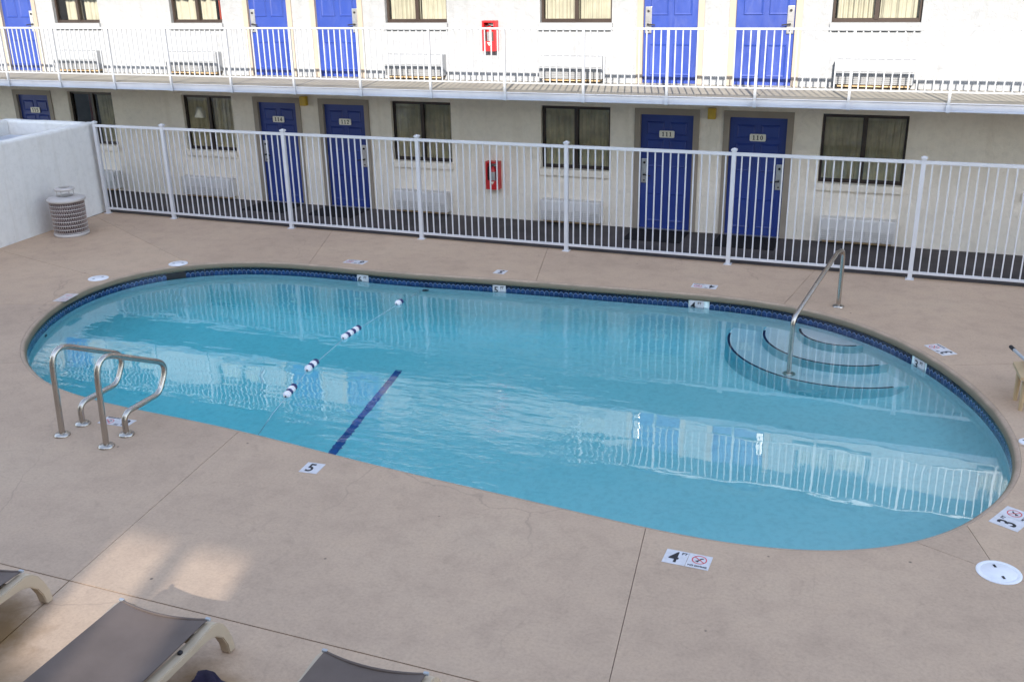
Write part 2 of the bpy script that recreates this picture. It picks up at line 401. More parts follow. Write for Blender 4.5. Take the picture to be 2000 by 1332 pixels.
def copy_tree(o, parent=None):
    c = o.copy(); COL.objects.link(c)
    if parent: c.parent = parent
    for ch in list(o.children): copy_tree(ch, c)
    return c
TXT = {}
def text_mesh(s, size, mat, bold=0.0, ext=0.001, font_shear=0.0):
    key = (s, size, mat, bold)
    if key in TXT: return TXT[key]
    cu = bpy.data.curves.new('lettering', 'FONT'); cu.body = s; cu.size = size; cu.align_x = 'CENTER'; cu.align_y = 'CENTER'
    cu.offset = bold; cu.extrude = ext; cu.resolution_u = 3
    o = bpy.data.objects.new('lettering', cu); COL.objects.link(o)
    dg = bpy.context.evaluated_depsgraph_get()
    me = bpy.data.meshes.new_from_object(o.evaluated_get(dg))
    bpy.data.objects.remove(o); bpy.data.curves.remove(cu)
    xs = [v.co.x for v in me.vertices]; ys = [v.co.y for v in me.vertices]
    cx, cy = (min(xs)+max(xs))/2, (min(ys)+max(ys))/2
    for v in me.vertices: v.co.x -= cx; v.co.y -= cy
    me.materials.clear(); me.materials.append(M[mat]); TXT[key] = me
    return me
def arc(cx, cy, r, a0, a1, n):
    return [(cx + r*math.cos(a0+(a1-a0)*i/n), cy + r*math.sin(a0+(a1-a0)*i/n)) for i in range(n+1)]
def fillet(pts, r, n=6):
    """round the corners of a 3-D polyline"""
    pts = [Vector(p) for p in pts]; out = [pts[0]]
    rs = r if isinstance(r, (list, tuple)) else [r]*len(pts)
    for i in range(1, len(pts)-1):
        a, b, c = pts[i-1], pts[i], pts[i+1]
        u, v = (a-b).normalized(), (c-b).normalized()
        ang = u.angle(v); d = min(rs[i]/math.tan(ang/2), (a-b).length*0.49, (c-b).length*0.49)
        p0, p1 = b+u*d, b+v*d
        for k in range(n+1):
            s = k/n; out.append(p0*(1-s)**2 + b*2*s*(1-s) + p1*s*s)
    out.append(pts[-1]); return out

# ================================================================== SETTING
POOL_RAW = [(-10.05,8.728),(-10.281,8.967),(-10.496,9.229),(-10.693,9.509),(-10.871,9.805),(-11.026,10.112),(-11.154,10.43),(-11.249,10.753),(-11.303,11.08),(-11.311,11.404),(-11.268,11.721),(-11.171,12.023),(-11.021,12.304),(-10.819,12.556),(-10.571,12.773),(-10.286,12.952),(-9.972,13.091),(-9.64,13.192),(-9.298,13.258),(-8.954,13.296),(-8.613,13.314),(-8.278,13.321),(-7.949,13.324),(-7.626,13.328),(-7.305,13.339),(-6.983,13.357),(-6.658,13.383),(-6.33,13.413),(-5.996,13.444),(-5.658,13.475),(-5.317,13.503),(-4.976,13.527),(-4.636,13.548),(-4.299,13.566),(-3.965,13.584),(-3.635,13.603),(-3.306,13.622),(-2.978,13.64),(-2.65,13.654),(-2.321,13.657),(-1.991,13.642),(-1.663,13.604),(-1.339,13.536),(-1.023,13.433),(-0.72,13.293),(-0.434,13.116),(-0.168,12.906),(0.076,12.668),(0.296,12.408),(0.492,12.131),(0.666,11.844),(0.818,11.55),(0.949,11.251),(1.06,10.947),(1.149,10.637),(1.215,10.32),(1.253,9.994),(1.26,9.661),(1.232,9.324),(1.165,8.988),(1.057,8.661),(0.908,8.352),(0.719,8.07),(0.493,7.825),(0.235,7.621),(-0.049,7.463),(-0.354,7.351),(-0.672,7.28),(-0.999,7.246),(-1.332,7.24),(-1.666,7.253),(-2.001,7.279),(-2.336,7.31),(-2.67,7.342),(-3.003,7.374),(-3.337,7.404),(-3.669,7.434),(-4.001,7.466),(-4.332,7.501),(-4.661,7.54),(-4.989,7.582),(-5.316,7.625),(-5.643,7.667),(-5.971,7.705),(-6.302,7.736),(-6.635,7.761),(-6.972,7.781),(-7.311,7.799),(-7.651,7.819),(-7.989,7.848),(-8.321,7.893),(-8.646,7.959),(-8.958,8.052),(-9.256,8.175),(-9.538,8.329),(-9.802,8.514)]
def catmull(P, sub):
    n = len(P); out = []
    for i in range(n):
        p0, p1, p2, p3 = (Vector(P[(i+k-1) % n]) for k in range(4))
        for k in range(sub):
            t = k/sub
            out.append(0.5*((2*p1) + (p2-p0)*t + (2*p0-5*p1+4*p2-p3)*t*t + (3*p1-p0-3*p2+p3)*t**3))
    return out
PIN = catmull(POOL_RAW, 3); NP = len(PIN)           # clockwise seen from above
POUT_N = []
for i in range(NP):
    t = (PIN[(i+1) % NP] - PIN[i-1]).normalized(); POUT_N.append(Vector((-t.y, t.x)))   # outward = left of a clockwise walk
def rim_shift(n):                  # the bull nose is slim: the clear opening starts a little further out where the far rim was traced
    return 0.036*min(1.0, max(0.0, (n.y+0.85)/0.2 if n.x < 0 else (n.y+0.45)/0.3))
PIN = [p + n*rim_shift(n) for p, n in zip(PIN, POUT_N)]
def poff(i, d): return PIN[i % NP] + POUT_N[i % NP]*d
def nearest(x, y): return min(range(NP), key=lambda i: (poff(i, 0.066)-Vector((x, y))).length)
ZW = -0.19

# ground far beyond the court, with the pool cut out
gr = MB()
outer = [(-220, -220), (220, -220), (220, 260), (-220, 260)]
hole = [tuple(poff(i, 0.3)) for i in range(0, NP, 3)]
tri = tessellate_polygon([[Vector((*p, 0)) for p in outer], [Vector((*p, 0)) for p in hole]])
allp = outer + hole
ff = []
for a, b, c in tri:
    A, B, C_ = allp[a], allp[b], allp[c]
    ff.append((a, b, c) if (B[0]-A[0])*(C_[1]-A[1])-(B[1]-A[1])*(C_[0]-A[0]) > 0 else (a, c, b))
gr.add([(*p, -0.16) for p in allp], ff)
g = obj('ground', gr, 'earth', None, 'structure')

# pool deck: cast slabs between saw-cut joints, on a bed that shows dark in the joints
FAR_Y, NEAR_Y = 15.50, 4.93
quad = [(-14.93, FAR_Y), (7.5, FAR_Y), (7.5, NEAR_Y), (-14.15, NEAR_Y)]
def hit_quad(p, d):
    best = None
    for k in range(4):
        a, b = Vector(quad[k]), Vector(quad[(k+1) % 4]); e = b-a
        den = d.x*e.y - d.y*e.x
        if abs(den) < 1e-9: continue
        w = a-p; t = (w.x*e.y - w.y*e.x)/den; s = (w.x*d.y - w.y*d.x)/den
        if t > 1e-6 and -1e-9 <= s <= 1+1e-9 and (best is None or t < best[0]): best = (t, k, s)
    t, k, s = best
    return p + d*t, k+s
# (pool end, outer point) of every joint seen in the photograph
LIDP = (1.043, 7.453)
JT = [((-9.90, 8.47), (-10.08, 8.32), None), ((-11.052, 10.465), (-12.04, 10.144), None), ((-11.2, 11.6), (-14.5, 12.47), None),
      ((-10.736, 12.776), (-11.72, 13.342), None), ((-8.873, 13.238), (-9.648, 15.497), None),
      ((-4.999, 13.582), (-5.401, 15.315), None), ((-1.298, 13.734), (-1.121, 15.104), None), ((0.922, 11.947), (1.592, 12.24), None),
      ((1.36, 9.84), (2.6, 9.70), None), ((0.807, 8.143), LIDP, (3.2, 6.6)), ((0.488, 7.724), LIDP, (3.2, 6.6)),
      ((-1.717, 7.181), (-1.425, 5.226), None), ((-6.092, 7.429), (-5.718, 4.952), None)]
joints = []
for a, b, c in JT:
    i = nearest(*a); p = poff(i, 0.066); b = Vector(b)
    d = (Vector(c)-b) if c else (b-p)
    e, k = hit_quad(b if c else p, d.normalized())
    joints.append((i, [p, b, e] if c else [p, e], k))
joints.sort(key=lambda j: j[0])
def inset(poly, d):
    """shrink a polygon (any winding) by d, for the joint gaps"""
    P = [Vector(p) for p in poly]; n = len(P)
    area = sum(P[i].x*P[(i+1) % n].y - P[(i+1) % n].x*P[i].y for i in range(n))
    s = 1 if area > 0 else -1; out = []
    for i in range(n):
        e0 = (P[i]-P[i-1]); e1 = (P[(i+1) % n]-P[i])
        if e0.length < 1e-6 or e1.length < 1e-6: out.append(tuple(P[i])); continue
        e0.normalize(); e1.normalize()
        n0, n1 = Vector((-e0.y, e0.x))*s, Vector((-e1.y, e1.x))*s
        m = n0+n1
        out.append(tuple(P[i] + m*(d/max(0.35, m.dot(n0)))) if m.length > 1e-6 else tuple(P[i]))
    return out
deck = struct_root('pool_deck')
bed = MB()
for k in range(NP):
    pass
ring_in = [tuple(poff(i, 0.04)) for i in range(NP)]
bq = [(-15.0, -0.25), (7.6, -0.25), (7.6, 15.52), (-15.0, 15.52)]
tri = tessellate_polygon([[Vector((*p, 0)) for p in bq], [Vector((*p, 0)) for p in ring_in]])
allp = bq + ring_in; ff = []
for a, b, c in tri:
    A, B, C_ = allp[a], allp[b], allp[c]
    ff.append((a, b, c) if (B[0]-A[0])*(C_[1]-A[1])-(B[1]-A[1])*(C_[0]-A[0]) > 0 else (a, c, b))
bed.add([(*p, -0.014) for p in allp], ff)
obj('joint_filler', bed, 'filler', deck)
for n in range(len(joints)):
    i0, path0, k0 = joints[n]; i1, path1, k1 = joints[(n+1) % len(joints)]
    arcp = [tuple(poff(i, 0.066)) for i in range(i0, (i1 if i1 > i0 else i1+NP)+1)]
    corners = []
    kk = k0; end = k1 if k1 >= k0 else k1+4
    c = math.floor(kk)+1
    while c < end: corners.append(quad[c % 4]); c += 1
    p0, p1 = path0[1:], path1[1:]
    if len(p0) == 2 and len(p1) == 2 and (p0[0]-p1[0]).length < 1e-3:      # two joints that meet at the lid
        poly = arcp + [tuple(p1[0])]
    else:
        poly = arcp + [tuple(q) for q in p1] + [q for q in reversed(corners)] + [tuple(q) for q in reversed(p0)]
    mb = MB().prism(inset(poly, 0.0027), -0.10, 0.0)
    obj('deck_slab', mb, 'deck', deck)
xs = [-14.15, -10.0]
def lineX(p, q, y): return p[0] + (q[0]-p[0])*(y-p[1])/(q[1]-p[1])
near_x = [(-14.15, -13.9), (-9.9, -9.9), (-5.72, lineX((-6.092, 7.429), (-5.718, 4.952), -0.2)), (-1.38, lineX((-1.717, 7.181), (-1.425, 5.226), -0.2)), (3.0, 3.1), (7.5, 7.5)]
for (a0, a1), (b0, b1) in zip(near_x, near_x[1:]):
    obj('deck_slab', MB().prism(inset([(a0, NEAR_Y), (a1, -0.2), (b1, -0.2), (b0, NEAR_Y)], 0.006), -0.10, -0.002), 'deck', deck)

# charcoal walkway along the rooms
wk = struct_root('ground_walkway')
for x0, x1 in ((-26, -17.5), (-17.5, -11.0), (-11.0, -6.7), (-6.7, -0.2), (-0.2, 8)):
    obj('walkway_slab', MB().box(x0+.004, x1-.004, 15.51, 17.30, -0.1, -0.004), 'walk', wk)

# ------------------------------------------------------------------ pool
pool = struct_root('swimming_pool')
def strip(i0, i1, prof):
    mb = MB(); idx = list(range(i0, i1+1)); m = len(prof)
    v = [(*poff(i, o), z) for i in idx for (o, z) in prof]; f = []
    for a in range(len(idx)-1):
        for b in range(m-1): f.append((a*m+b, a*m+b+1, (a+1)*m+b+1, (a+1)*m+b))
    return mb.add(v, f, True)
COPE = [(0.066, -0.02), (0.066, 0.0), (0.056, -0.001), (0.040, -0.006), (0.022, -0.017), (0.008, -0.034), (0.0, -0.058), (0.002, -0.085), (0.016, -0.096), (0.05, -0.096)]
js = [j[0] for j in joints]
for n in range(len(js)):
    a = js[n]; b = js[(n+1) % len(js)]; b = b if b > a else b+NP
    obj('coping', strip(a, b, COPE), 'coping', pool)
def floor_z(x):
    d = 0.97 + (0.55-x)*0.090 if x > -8.2 else 0.97+8.75*0.090
    return -max(0.95, d)
sh = MB(); rings = []
ctr = Vector((-5.0, 10.45))
rings.append([(*poff(i, 0.024), -0.09) for i in range(NP)])
for k in range(7):                                       # wall, then a rounded cove into the floor
    pass
R = 0.42
rings.append([(*poff(i, 0.024), floor_z(PIN[i].x)+R) for i in range(NP)])
for k in range(1, 7):
    a = math.pi/2*k/6
    rings.append([(*poff(i, 0.024-R*(1-math.cos(a))), floor_z(PIN[i].x)+R*(1-math.sin(a))) for i in range(NP)])
base = [poff(i, 0.024-R) for i in range(NP)]
for s in (0.85, 0.65, 0.42, 0.2, 0.03):
    rings.append([(ctr.x+(p.x-ctr.x)*s, ctr.y+(p.y-ctr.y)*s, floor_z(ctr.x+(p.x-ctr.x)*s)) for p in base])
v = [q for r in rings for q in r]; f = []
for a in range(len(rings)-1):
    for i in range(NP):
        j = (i+1) % NP; f.append((a*NP+i, a*NP+j, (a+1)*NP+j, (a+1)*NP+i))
f.append(tuple((len(rings)-1)*NP+i for i in range(NP)))
sh.add(v, f, True); obj('pool_shell', sh, 'plaster', pool)

# waterline tiles, each by itself; depth plates and the skimmer mouth take the place of some
cum = [0.0]
for i in range(NP): cum.append(cum[-1] + (poff(i+1, 0)-poff(i, 0)).length)
def along(s):
    s %= cum[-1]; lo, hi = 0, NP
    while hi-lo > 1:
        m = (lo+hi)//2
        if cum[m] <= s: lo = m
        else: hi = m
    t = (s-cum[lo])/(cum[lo+1]-cum[lo])
    p = poff(lo, 0.010)*(1-t) + poff(lo+1, 0.010)*t; nn = (POUT_N[lo]*(1-t) + POUT_N[(lo+1) % NP]*t).normalized()
    return p, nn
def s_of(x, y): return min(range(NP), key=lambda i: (PIN[i]-Vector((x, y))).length)
depth_plates = [('6', (-7.87, 13.357), 'FT', 'white wall tile reading 6 FT in the blue tile band of the deep end', 6),
                ('5', (-5.543, 13.553), 'FT', 'white wall tile reading 5 FT in the blue band on the far side', 5),
                ('4', (-2.49, 13.771), 'FT', 'white wall tile reading 4 FT in the blue band left of the curved steps', 4),
                ('3', (0.42, 12.256), 'FT', 'white wall tile reading 3 FT in the blue band right of the curved steps', 3)]
pl_s = [cum[s_of(*d[1])] for d in depth_plates]
sk_s = cum[s_of(-10.60, 12.40)]
ntile = round(cum[-1]/0.1505); pitch = cum[-1]/ntile
tile_me = MB().bbox(-pitch/2+0.0015, pitch/2-0.0015, 0.0, 0.012, -0.078, 0.078, 0.002).mesh('pool_tile', 'tile')
for k in range(ntile):
    s = (k+0.5)*pitch
    if any(abs(((s-q+cum[-1]/2) % cum[-1])-cum[-1]/2) < 0.115 for q in pl_s): continue
    if abs(s-sk_s) < 0.19: continue
    p, nn = along(s)
    put('pool_tile', tile_me, pool, (p.x, p.y, -0.175), (0, 0, math.atan2(nn.y, nn.x)-math.pi/2))
# skimmer mouth: a dark throat in a pale frame
p, nn = along(sk_s); ang = math.atan2(nn.y, nn.x)-math.pi/2
mb = MB(); mb.box(-0.25, 0.25, -0.004, 0.02, -0.25, -0.100)
put('skimmer_mouth', mb.mesh('skimmer_mouth', 'dark'), pool, (p.x, p.y, 0), (0, 0, ang))

# curved entry steps with navy nosing strips
SC0 = Vector((-0.53, 13.48))
def in_pool(p):
    c = False
    for i in range(NP):
        a, b = PIN[i], PIN[(i+1) % NP]
        if (a.y > p.y) != (b.y > p.y) and p.x < (b.x-a.x)*(p.y-a.y)/(b.y-a.y)+a.x: c = not c
    return c
for r, d, rx in ((0.56, 0.19, 1.0), (1.035, 0.385, 1.0), (1.51, 0.58, 1.0)):
    z = -0.19-d; mb = MB()
    arcs = arc(SC0.x, SC0.y, 1.0, math.radians(150), math.radians(385), 60)
    prof = [(r-0.03, z), (r-0.012, z-0.004), (r, z-0.016), (r+0.004, z-0.035), (r+0.006, z-0.30), (r+0.03, z-0.6)]
    dirs = [(Vector(a)-SC0) for a in arcs]
    v = [(SC0.x+dv.x*q, SC0.y+dv.y*q, h) for dv in dirs for (q, h) in prof]; m = len(prof)
    f = [(a*m+b, (a+1)*m+b, (a+1)*m+b+1, a*m+b+1) for a in range(len(dirs)-1) for b in range(m-1)]
    mb.add(v, f, True)
    tr = MB(); tr.add([(SC0.x, SC0.y, z)] + [(SC0.x+dv.x*(r-0.03), SC0.y+dv.y*(r-0.03), z) for dv in dirs], [(0, k+1, k+2) for k in range(len(dirs)-1)])
    st = obj('pool_step', mb, 'riser', pool); obj('step_tread', tr, 'step', st)  # risers coloured darker than the treads, shade put into the plaster colour
    ed = MB(); e = []
    angs = [a for a in range(150, 386, 3)]
    run = []
    for a in angs:
        dv = Vector((math.cos(math.radians(a)), math.sin(math.radians(a))))
        if in_pool(SC0+dv*(r+0.10)): run.append(dv)
    run = run[2:-2]
    v = []
    for dv in run: v += [(SC0.x+dv.x*(r-0.052), SC0.y+dv.y*(r-0.052), z+0.003), (SC0.x+dv.x*(r-0.018), SC0.y+dv.y*(r-0.018), z+0.003)]
    ed.add(v, [(2*k, 2*k+1, 2*k+3, 2*k+2) for k in range(len(run)-1)])
    obj('step_edge', ed, 'edge', st)
# navy stripe on the floor where it starts to fall away
mb = MB(); ys = [8.35+0.25*k for k in range(14)]; v = []
for y in ys:
    x = -5.93-0.15*(y-8.97); z = floor_z(x)+0.004
    wz = 0.0
    v += [(x-0.056, y, floor_z(x-0.056)+0.006), (x+0.056, y, floor_z(x+0.056)+0.006)]
mb.add(v, [(2*k, 2*k+1, 2*k+3, 2*k+2) for k in range(len(ys)-1)])
obj('floor_stripe', mb, 'stripe', pool)
# return inlets in the wall
for (x, y, z) in ((1.17, 9.25, -0.42), (-10.9, 9.9, -0.40)):
    i = s_of(x, y); p = poff(i, 0.020); nn = POUT_N[i]
    me = MB().lathe([(0.0, 0.012), (0.03, 0.012), (0.045, 0.0)], n=14).mesh('wall_inlet', 'grille')
    q = Vector((-nn.x, -nn.y, 0)).to_track_quat('Z', 'Y').to_euler()
    put('wall_inlet', me, pool, (p.x, p.y, z), q)

# the water
mb = MB(); mb.add([(*poff(i, 0.016), ZW) for i in range(NP)], [tuple(range(NP))[::-1]])
obj('pool_water', mb, 'water', None, 'structure')

# ================================================================== MOTEL
YW, YR = 17.30, 15.64
Z = [0.0, 2.553, 5.10, 7.65]
WINS = [(-17.23, -16.01), (-14.17, -12.92), (-9.26, -8.0), (-6.2, -4.895), (-1.285, 0.045), (1.835, 3.13), (-23.0, -21.75)]
DOORS = [(-2.79, -1.84, 'R'), (-4.34, -3.41, 'L'), (-10.76, -9.84, 'R'), (-12.29, -11.39, 'L'), (-18.70, -17.80, 'R')]
NUM = {0: '110', 1: '111', 2: '112', 3: '114', 4: '115'}
motel = thing('motel_building', 'white stucco motel block with blue doors, numbered rooms and an upper walkway', 'building', (-8, YW, 0))
X0, X1 = -26.0, 8.0
def facade(z0, z1, holes):
    xs = sorted({X0, X1} | {h[0] for h in holes} | {h[1] for h in holes})
    zs = sorted({z0, z1} | {h[2] for h in holes} | {h[3] for h in holes})
    mb = MB()
    for xa, xb in zip(xs, xs[1:]):
        for za, zb in zip(zs, zs[1:]):
            cx, cz = (xa+xb)/2, (za+zb)/2
            if any(h[0] < cx < h[1] and h[2] < cz < h[3] for h in holes): continue
            mb.add([(xa, YW, za), (xb, YW, za), (xb, YW, zb), (xa, YW, zb)], [(0, 1, 2, 3)])
    for a, b, c, d in holes:
        D = YW+0.16
        mb.add([(a, YW, c), (a, D, c), (a, D, d), (a, YW, d)], [(0, 1, 2, 3)][::1])
        mb.add([(b, YW, c), (b, D, c), (b, D, d), (b, YW, d)], [(3, 2, 1, 0)])
        mb.add([(a, YW, d), (b, YW, d), (b, D, d), (a, D, d)], [(0, 3, 2, 1)])
        mb.add([(a, YW, c), (b, YW, c), (b, D, c), (a, D, c)], [(0, 1, 2, 3)])
    return mb
for k in range(3):
    hs = []
    for a, b in WINS: hs.append((a, b, Z[k]+1.005, Z[k]+2.135))
    for a, b, _ in DOORS: hs.append((a-0.055, b+0.055, Z[k] if k == 0 else Z[k]+0.002, Z[k]+2.085))
    obj('wall', facade(Z[k], Z[k+1]-0.002, hs), 'stucco' if k == 0 else 'stucco_up', motel)  # same stucco: upper walls coloured darker to offset the sun
# rooms behind: floors and a back wall keep the windows dark
mb = MB(); mb.box(X0, X1, YW+2.6, YW+2.8, 0, 7.65); mb.box(X0, X1, YW+0.17, YW+2.6, 7.45, 7.63); mb.box(X0, X1, YW+0.17, YW+2.6, 5.0, 5.1)
mb.box(X0, X1, YW+0.17, YW+2.6, 2.45, 2.553); mb.box(X0, X1, YW+0.17, YW+2.6, -0.05, 0); mb.box(X0-0.1, X0, YW, YW+2.8, 0, 7.65); mb.box(X1, X1+0.1, YW, YW+2.8, 0, 7.65)
obj('room_interior', mb, 'room', motel)
obj('roof', MB().box(X0-0.4, X1+0.4, YR-0.35, YW+3.2, 7.66, 7.82), 'stucco', motel)
for k in (1, 2):
    edges = [X0] + [-18.38+4.053*j for j in range(0, 6)] + [X1]
    for a, b in zip(edges, edges[1:]):
        obj('walkway_floor', MB().bbox(a+0.004, b-0.004, YR+0.012, YW-0.002, Z[k]-0.09, Z[k], 0.006), 'slab', motel)
    # steel channel along the edge: web with two flanges
    mb = MB(); mb.box(X0, X1, YR+0.002, YR+0.010, Z[k]-0.125, Z[k]-0.004); mb.box(X0, X1, YR-0.020, YR+0.002, Z[k]-0.016, Z[k]-0.006); mb.box(X0, X1, YR-0.020, YR+0.002, Z[k]-0.128, Z[k]-0.118)
    obj('edge_beam', mb, 'steel', motel)

# ---- windows (shared meshes; five widths are close enough to share one curtain builder)
def curtain_mesh(w, h, mat, seed, drop=0.0):
    amp = 0.018 if mat == 'olive' else 0.034
    r = random.Random(seed); amp *= r.uniform(0.65, 1.35); mb = MB(); n = 64; v = []
    ph = r.random()*6; k1 = 2*math.pi*(r.uniform(4.5, 9.0)); k2 = 2*math.pi*r.uniform(2.0, 3.2)
    for i in range(n+1):
        t = i/n
        y = amp*math.sin(k1*t+ph)+0.014*math.sin(k2*t+ph*2)+0.010*math.sin(3.1*k1*t)
        v += [(t*w, y*0.9, -drop), (t*w, y, h*0.55), (t*w, y*0.6, h)]
    f = []
    for i in range(n):
        for b in range(2): f.append((3*i+b, 3*i+3+b, 3*i+4+b, 3*i+1+b))
    return mb.add(v, f, True).mesh('curtain', mat)
FR = 0.042
def window(a, b, z0, floor, idx):
    z1 = z0+1.13; yf = YW+0.075; w = b-a; mid = a+w*0.5
    fr = MB()
    fr.box(a+0.004, b-0.004, yf, yf+0.06, z0+0.003, z0+FR); fr.box(a+0.004, b-0.004, yf, yf+0.06, z1-FR, z1-0.003)
    fr.box(a+0.004, a+FR, yf, yf+0.06, z0+FR, z1-FR); fr.box(b-FR, b-0.004, yf, yf+0.06, z0+FR, z1-FR)
    o = obj('window', fr, 'bronze', motel)
    mu = MB(); mu.box(mid-0.032, mid+0.032, yf-0.012, yf+0.05, z0+FR, z1-FR)
    mu.box(a+FR, mid-0.032, yf+0.012, yf+0.040, z0+FR, z0+FR+0.020); mu.box(a+FR, mid-0.032, yf+0.012, yf+0.040, z1-FR-0.020, z1-FR)
    mu.box(mid+0.032, b-FR, yf+0.012, yf+0.040, z0+FR, z0+FR+0.020); mu.box(mid+0.032, b-FR, yf+0.012, yf+0.040, z1-FR-0.020, z1-FR)
    obj('mullion', mu, 'bronze', o)
    for (p, q) in ((a+FR, mid-0.032), (mid+0.032, b-FR)):
        pn = MB(); pn.add([(p, yf+0.026, z0+FR), (q, yf+0.026, z0+FR), (q, yf+0.026, z1-FR), (p, yf+0.026, z1-FR)], [(0, 1, 2, 3)])
        obj('pane', pn, 'pane', o)
    sl = MB().bbox(a-0.02, b+0.02, YW-0.055, YW+0.075, z0-0.125, z0-0.002, 0.012)
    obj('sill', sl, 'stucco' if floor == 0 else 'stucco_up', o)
    mat = 'olive' if floor == 0 else 'curtain'
    yc = YW+(0.150 if floor == 0 else 0.20)
    if floor == 0 and idx == 0:
        put('curtain', curtain_mesh(w*0.5, 1.2, 'olive', 90), o, (mid+0.06, yc, z0-0.04))
        put('curtain', curtain_mesh(0.14, 1.2, 'red_drape', 91), o, (mid-0.16, yc, z0-0.04))
    elif floor == 1 and idx == 1:
        put('curtain', curtain_mesh(w*0.80, 1.2, mat, 40), o, (a-0.02, yc, z0-0.04))
        put('curtain', curtain_mesh(w*0.18, 1.2, 'red_drape', 41), o, (b-w*0.16, yc+0.03, z0-0.04))
    else:
        lo = {(1, 0): 0.22, (1, 2): 0.03, (1, 3): 0.02, (1, 4): 0.06, (0, 3): 0.05, (0, 2): 0.02}.get((floor, idx), 0.0)
        put('curtain', curtain_mesh(w*0.52-lo, 1.2, mat, idx*7+floor), o, (a+lo, yc, z0-0.04))
        put('curtain', curtain_mesh(w*0.50, 1.2, mat, idx*7+floor+3), o, (a+w*0.53, yc+0.02, z0-0.04))
    return o
for k in range(3):
    for i, (a, b) in enumerate(WINS):
        if k == 2 or i > 4: pass
        window(a, b, Z[k]+1.005, k, i)

# ---- doors: casing, leaf with six raised panels, lock, handle, number
casing_cache = {}
def door(a, b, z0, side, num):
    w = b-a; H = 2.03
    cs = MB()
    for (p, q) in ((a-0.105, a), (b, b+0.105)): cs.box(p, q, YW-0.022, YW-0.001, z0+0.002, z0+H+0.005)
    cs.box(a-0.105, b+0.105, YW-0.022, YW-0.001, z0+H+0.006, z0+H+0.11)
    for (p, q) in ((a-0.053, a-0.002), (b+0.002, b+0.053)): cs.box(p, q, YW-0.0005, YW+0.12, z0+0.002, z0+H)
    cs.box(a-0.053, b+0.053, YW-0.0005, YW+0.12, z0+H+0.006, z0+H+0.053)
    o = obj('door', MB().box(a, b, YW+0.045, YW+0.09, z0+0.012, z0+H), 'blue', motel)
    obj('door_frame', cs, 'casing', o)
    th = MB().box(a, b, YW-0.02, YW+0.11, z0+0.0005, z0+0.010); obj('threshold', th, 'silver', o)
    st = w*0.12; mid = w*0.10; pw = (w-2*st-mid)/2
    for (za, zb) in ((0.14, 0.66), (0.80, 1.02), (1.12, 1.60), (1.68, 1.91)):
        if zb-za < 0.23 and za < 1.1: continue
        for s in range(2):
            xa = a+st+s*(pw+mid)
            pb = MB(); y = YW+0.045
            # bevelled raised panel: sloping border and flat field
            e = 0.035
            v = [(xa, y-0.0015, z0+za), (xa+pw, y-0.0015, z0+za), (xa+pw, y-0.0015, z0+zb), (xa, y-0.0015, z0+zb),
                 (xa+0.012, y-0.014, z0+za+0.012), (xa+pw-0.012, y-0.014, z0+za+0.012), (xa+pw-0.012, y-0.014, z0+zb-0.012), (xa+0.012, y-0.014, z0+zb-0.012),
                 (xa+e, y-0.003, z0+za+e), (xa+pw-e, y-0.003, z0+za+e), (xa+pw-e, y-0.003, z0+zb-e), (xa+e, y-0.003, z0+zb-e)]
            f = [(i, (i+1) % 4, (i+1) % 4+4, i+4) for i in range(4)] + [(i+4, (i+1) % 4+4, (i+1) % 4+8, i+8) for i in range(4)] + [(8, 9, 10, 11)]
            pb.add(v, f); obj('door_panel', pb, 'blue', o)
    lx = a+0.025 if side == 'L' else b-0.135
    lk = MB().bbox(lx, lx+0.11, YW+0.018, YW+0.0445, z0+0.83, z0+1.26, 0.006)
    lk.box(lx+0.02, lx+0.09, YW+0.010, YW+0.018, z0+1.02, z0+1.12)
    obj('lock_plate', lk, 'silver', o)
    hm = MB(); cx = lx+0.055; s = 1 if side == 'L' else -1
    hm.tube([(cx, YW+0.02, z0+0.98), (cx, YW-0.03, z0+0.98)], 0.016, 10)
    hm.tube(fillet([(cx, YW-0.028, z0+0.98), (cx+s*0.02, YW-0.034, z0+0.98), (cx+s*0.13, YW-0.034, z0+0.965)], 0.01, 3), 0.011, 8)
    hm.tube([(cx, YW+0.02, z0+1.19), (cx, YW+0.008, z0+1.19)], 0.022, 12)
    hm.tube([(cx, YW+0.02, z0+0.875), (cx, YW+0.010, z0+0.875)], 0.014, 10)
    obj('door_handle', hm, 'dark', o)
    if num:
        c = (a+b)/2
        pl = MB(); poly = []
        for (qx, qz, a0) in ((0.115, 0.042, 0), (-0.115, 0.042, 90), (-0.115, -0.042, 180), (0.115, -0.042, 270)):
            poly += [(qx+0.018*math.cos(math.radians(a0+t)), qz+0.018*math.sin(math.radians(a0+t))) for t in (0, 30, 60, 90)]
        n = len(poly)
        pl.add([(c+x, YW+0.018, z0+1.70+z) for x, z in poly] + [(c+x, YW+0.028, z0+1.70+z) for x, z in poly],
               [tuple(range(n))] + [(i, i+n, (i+1) % n+n, (i+1) % n) for i in range(n)])
        obj('number_plate', pl, 'plate', o)
        nb = MB()
        put_digits(nb, num, c, YW+0.0155, z0+1.70)
        obj('room_number', nb, 'ink', o)
    return o
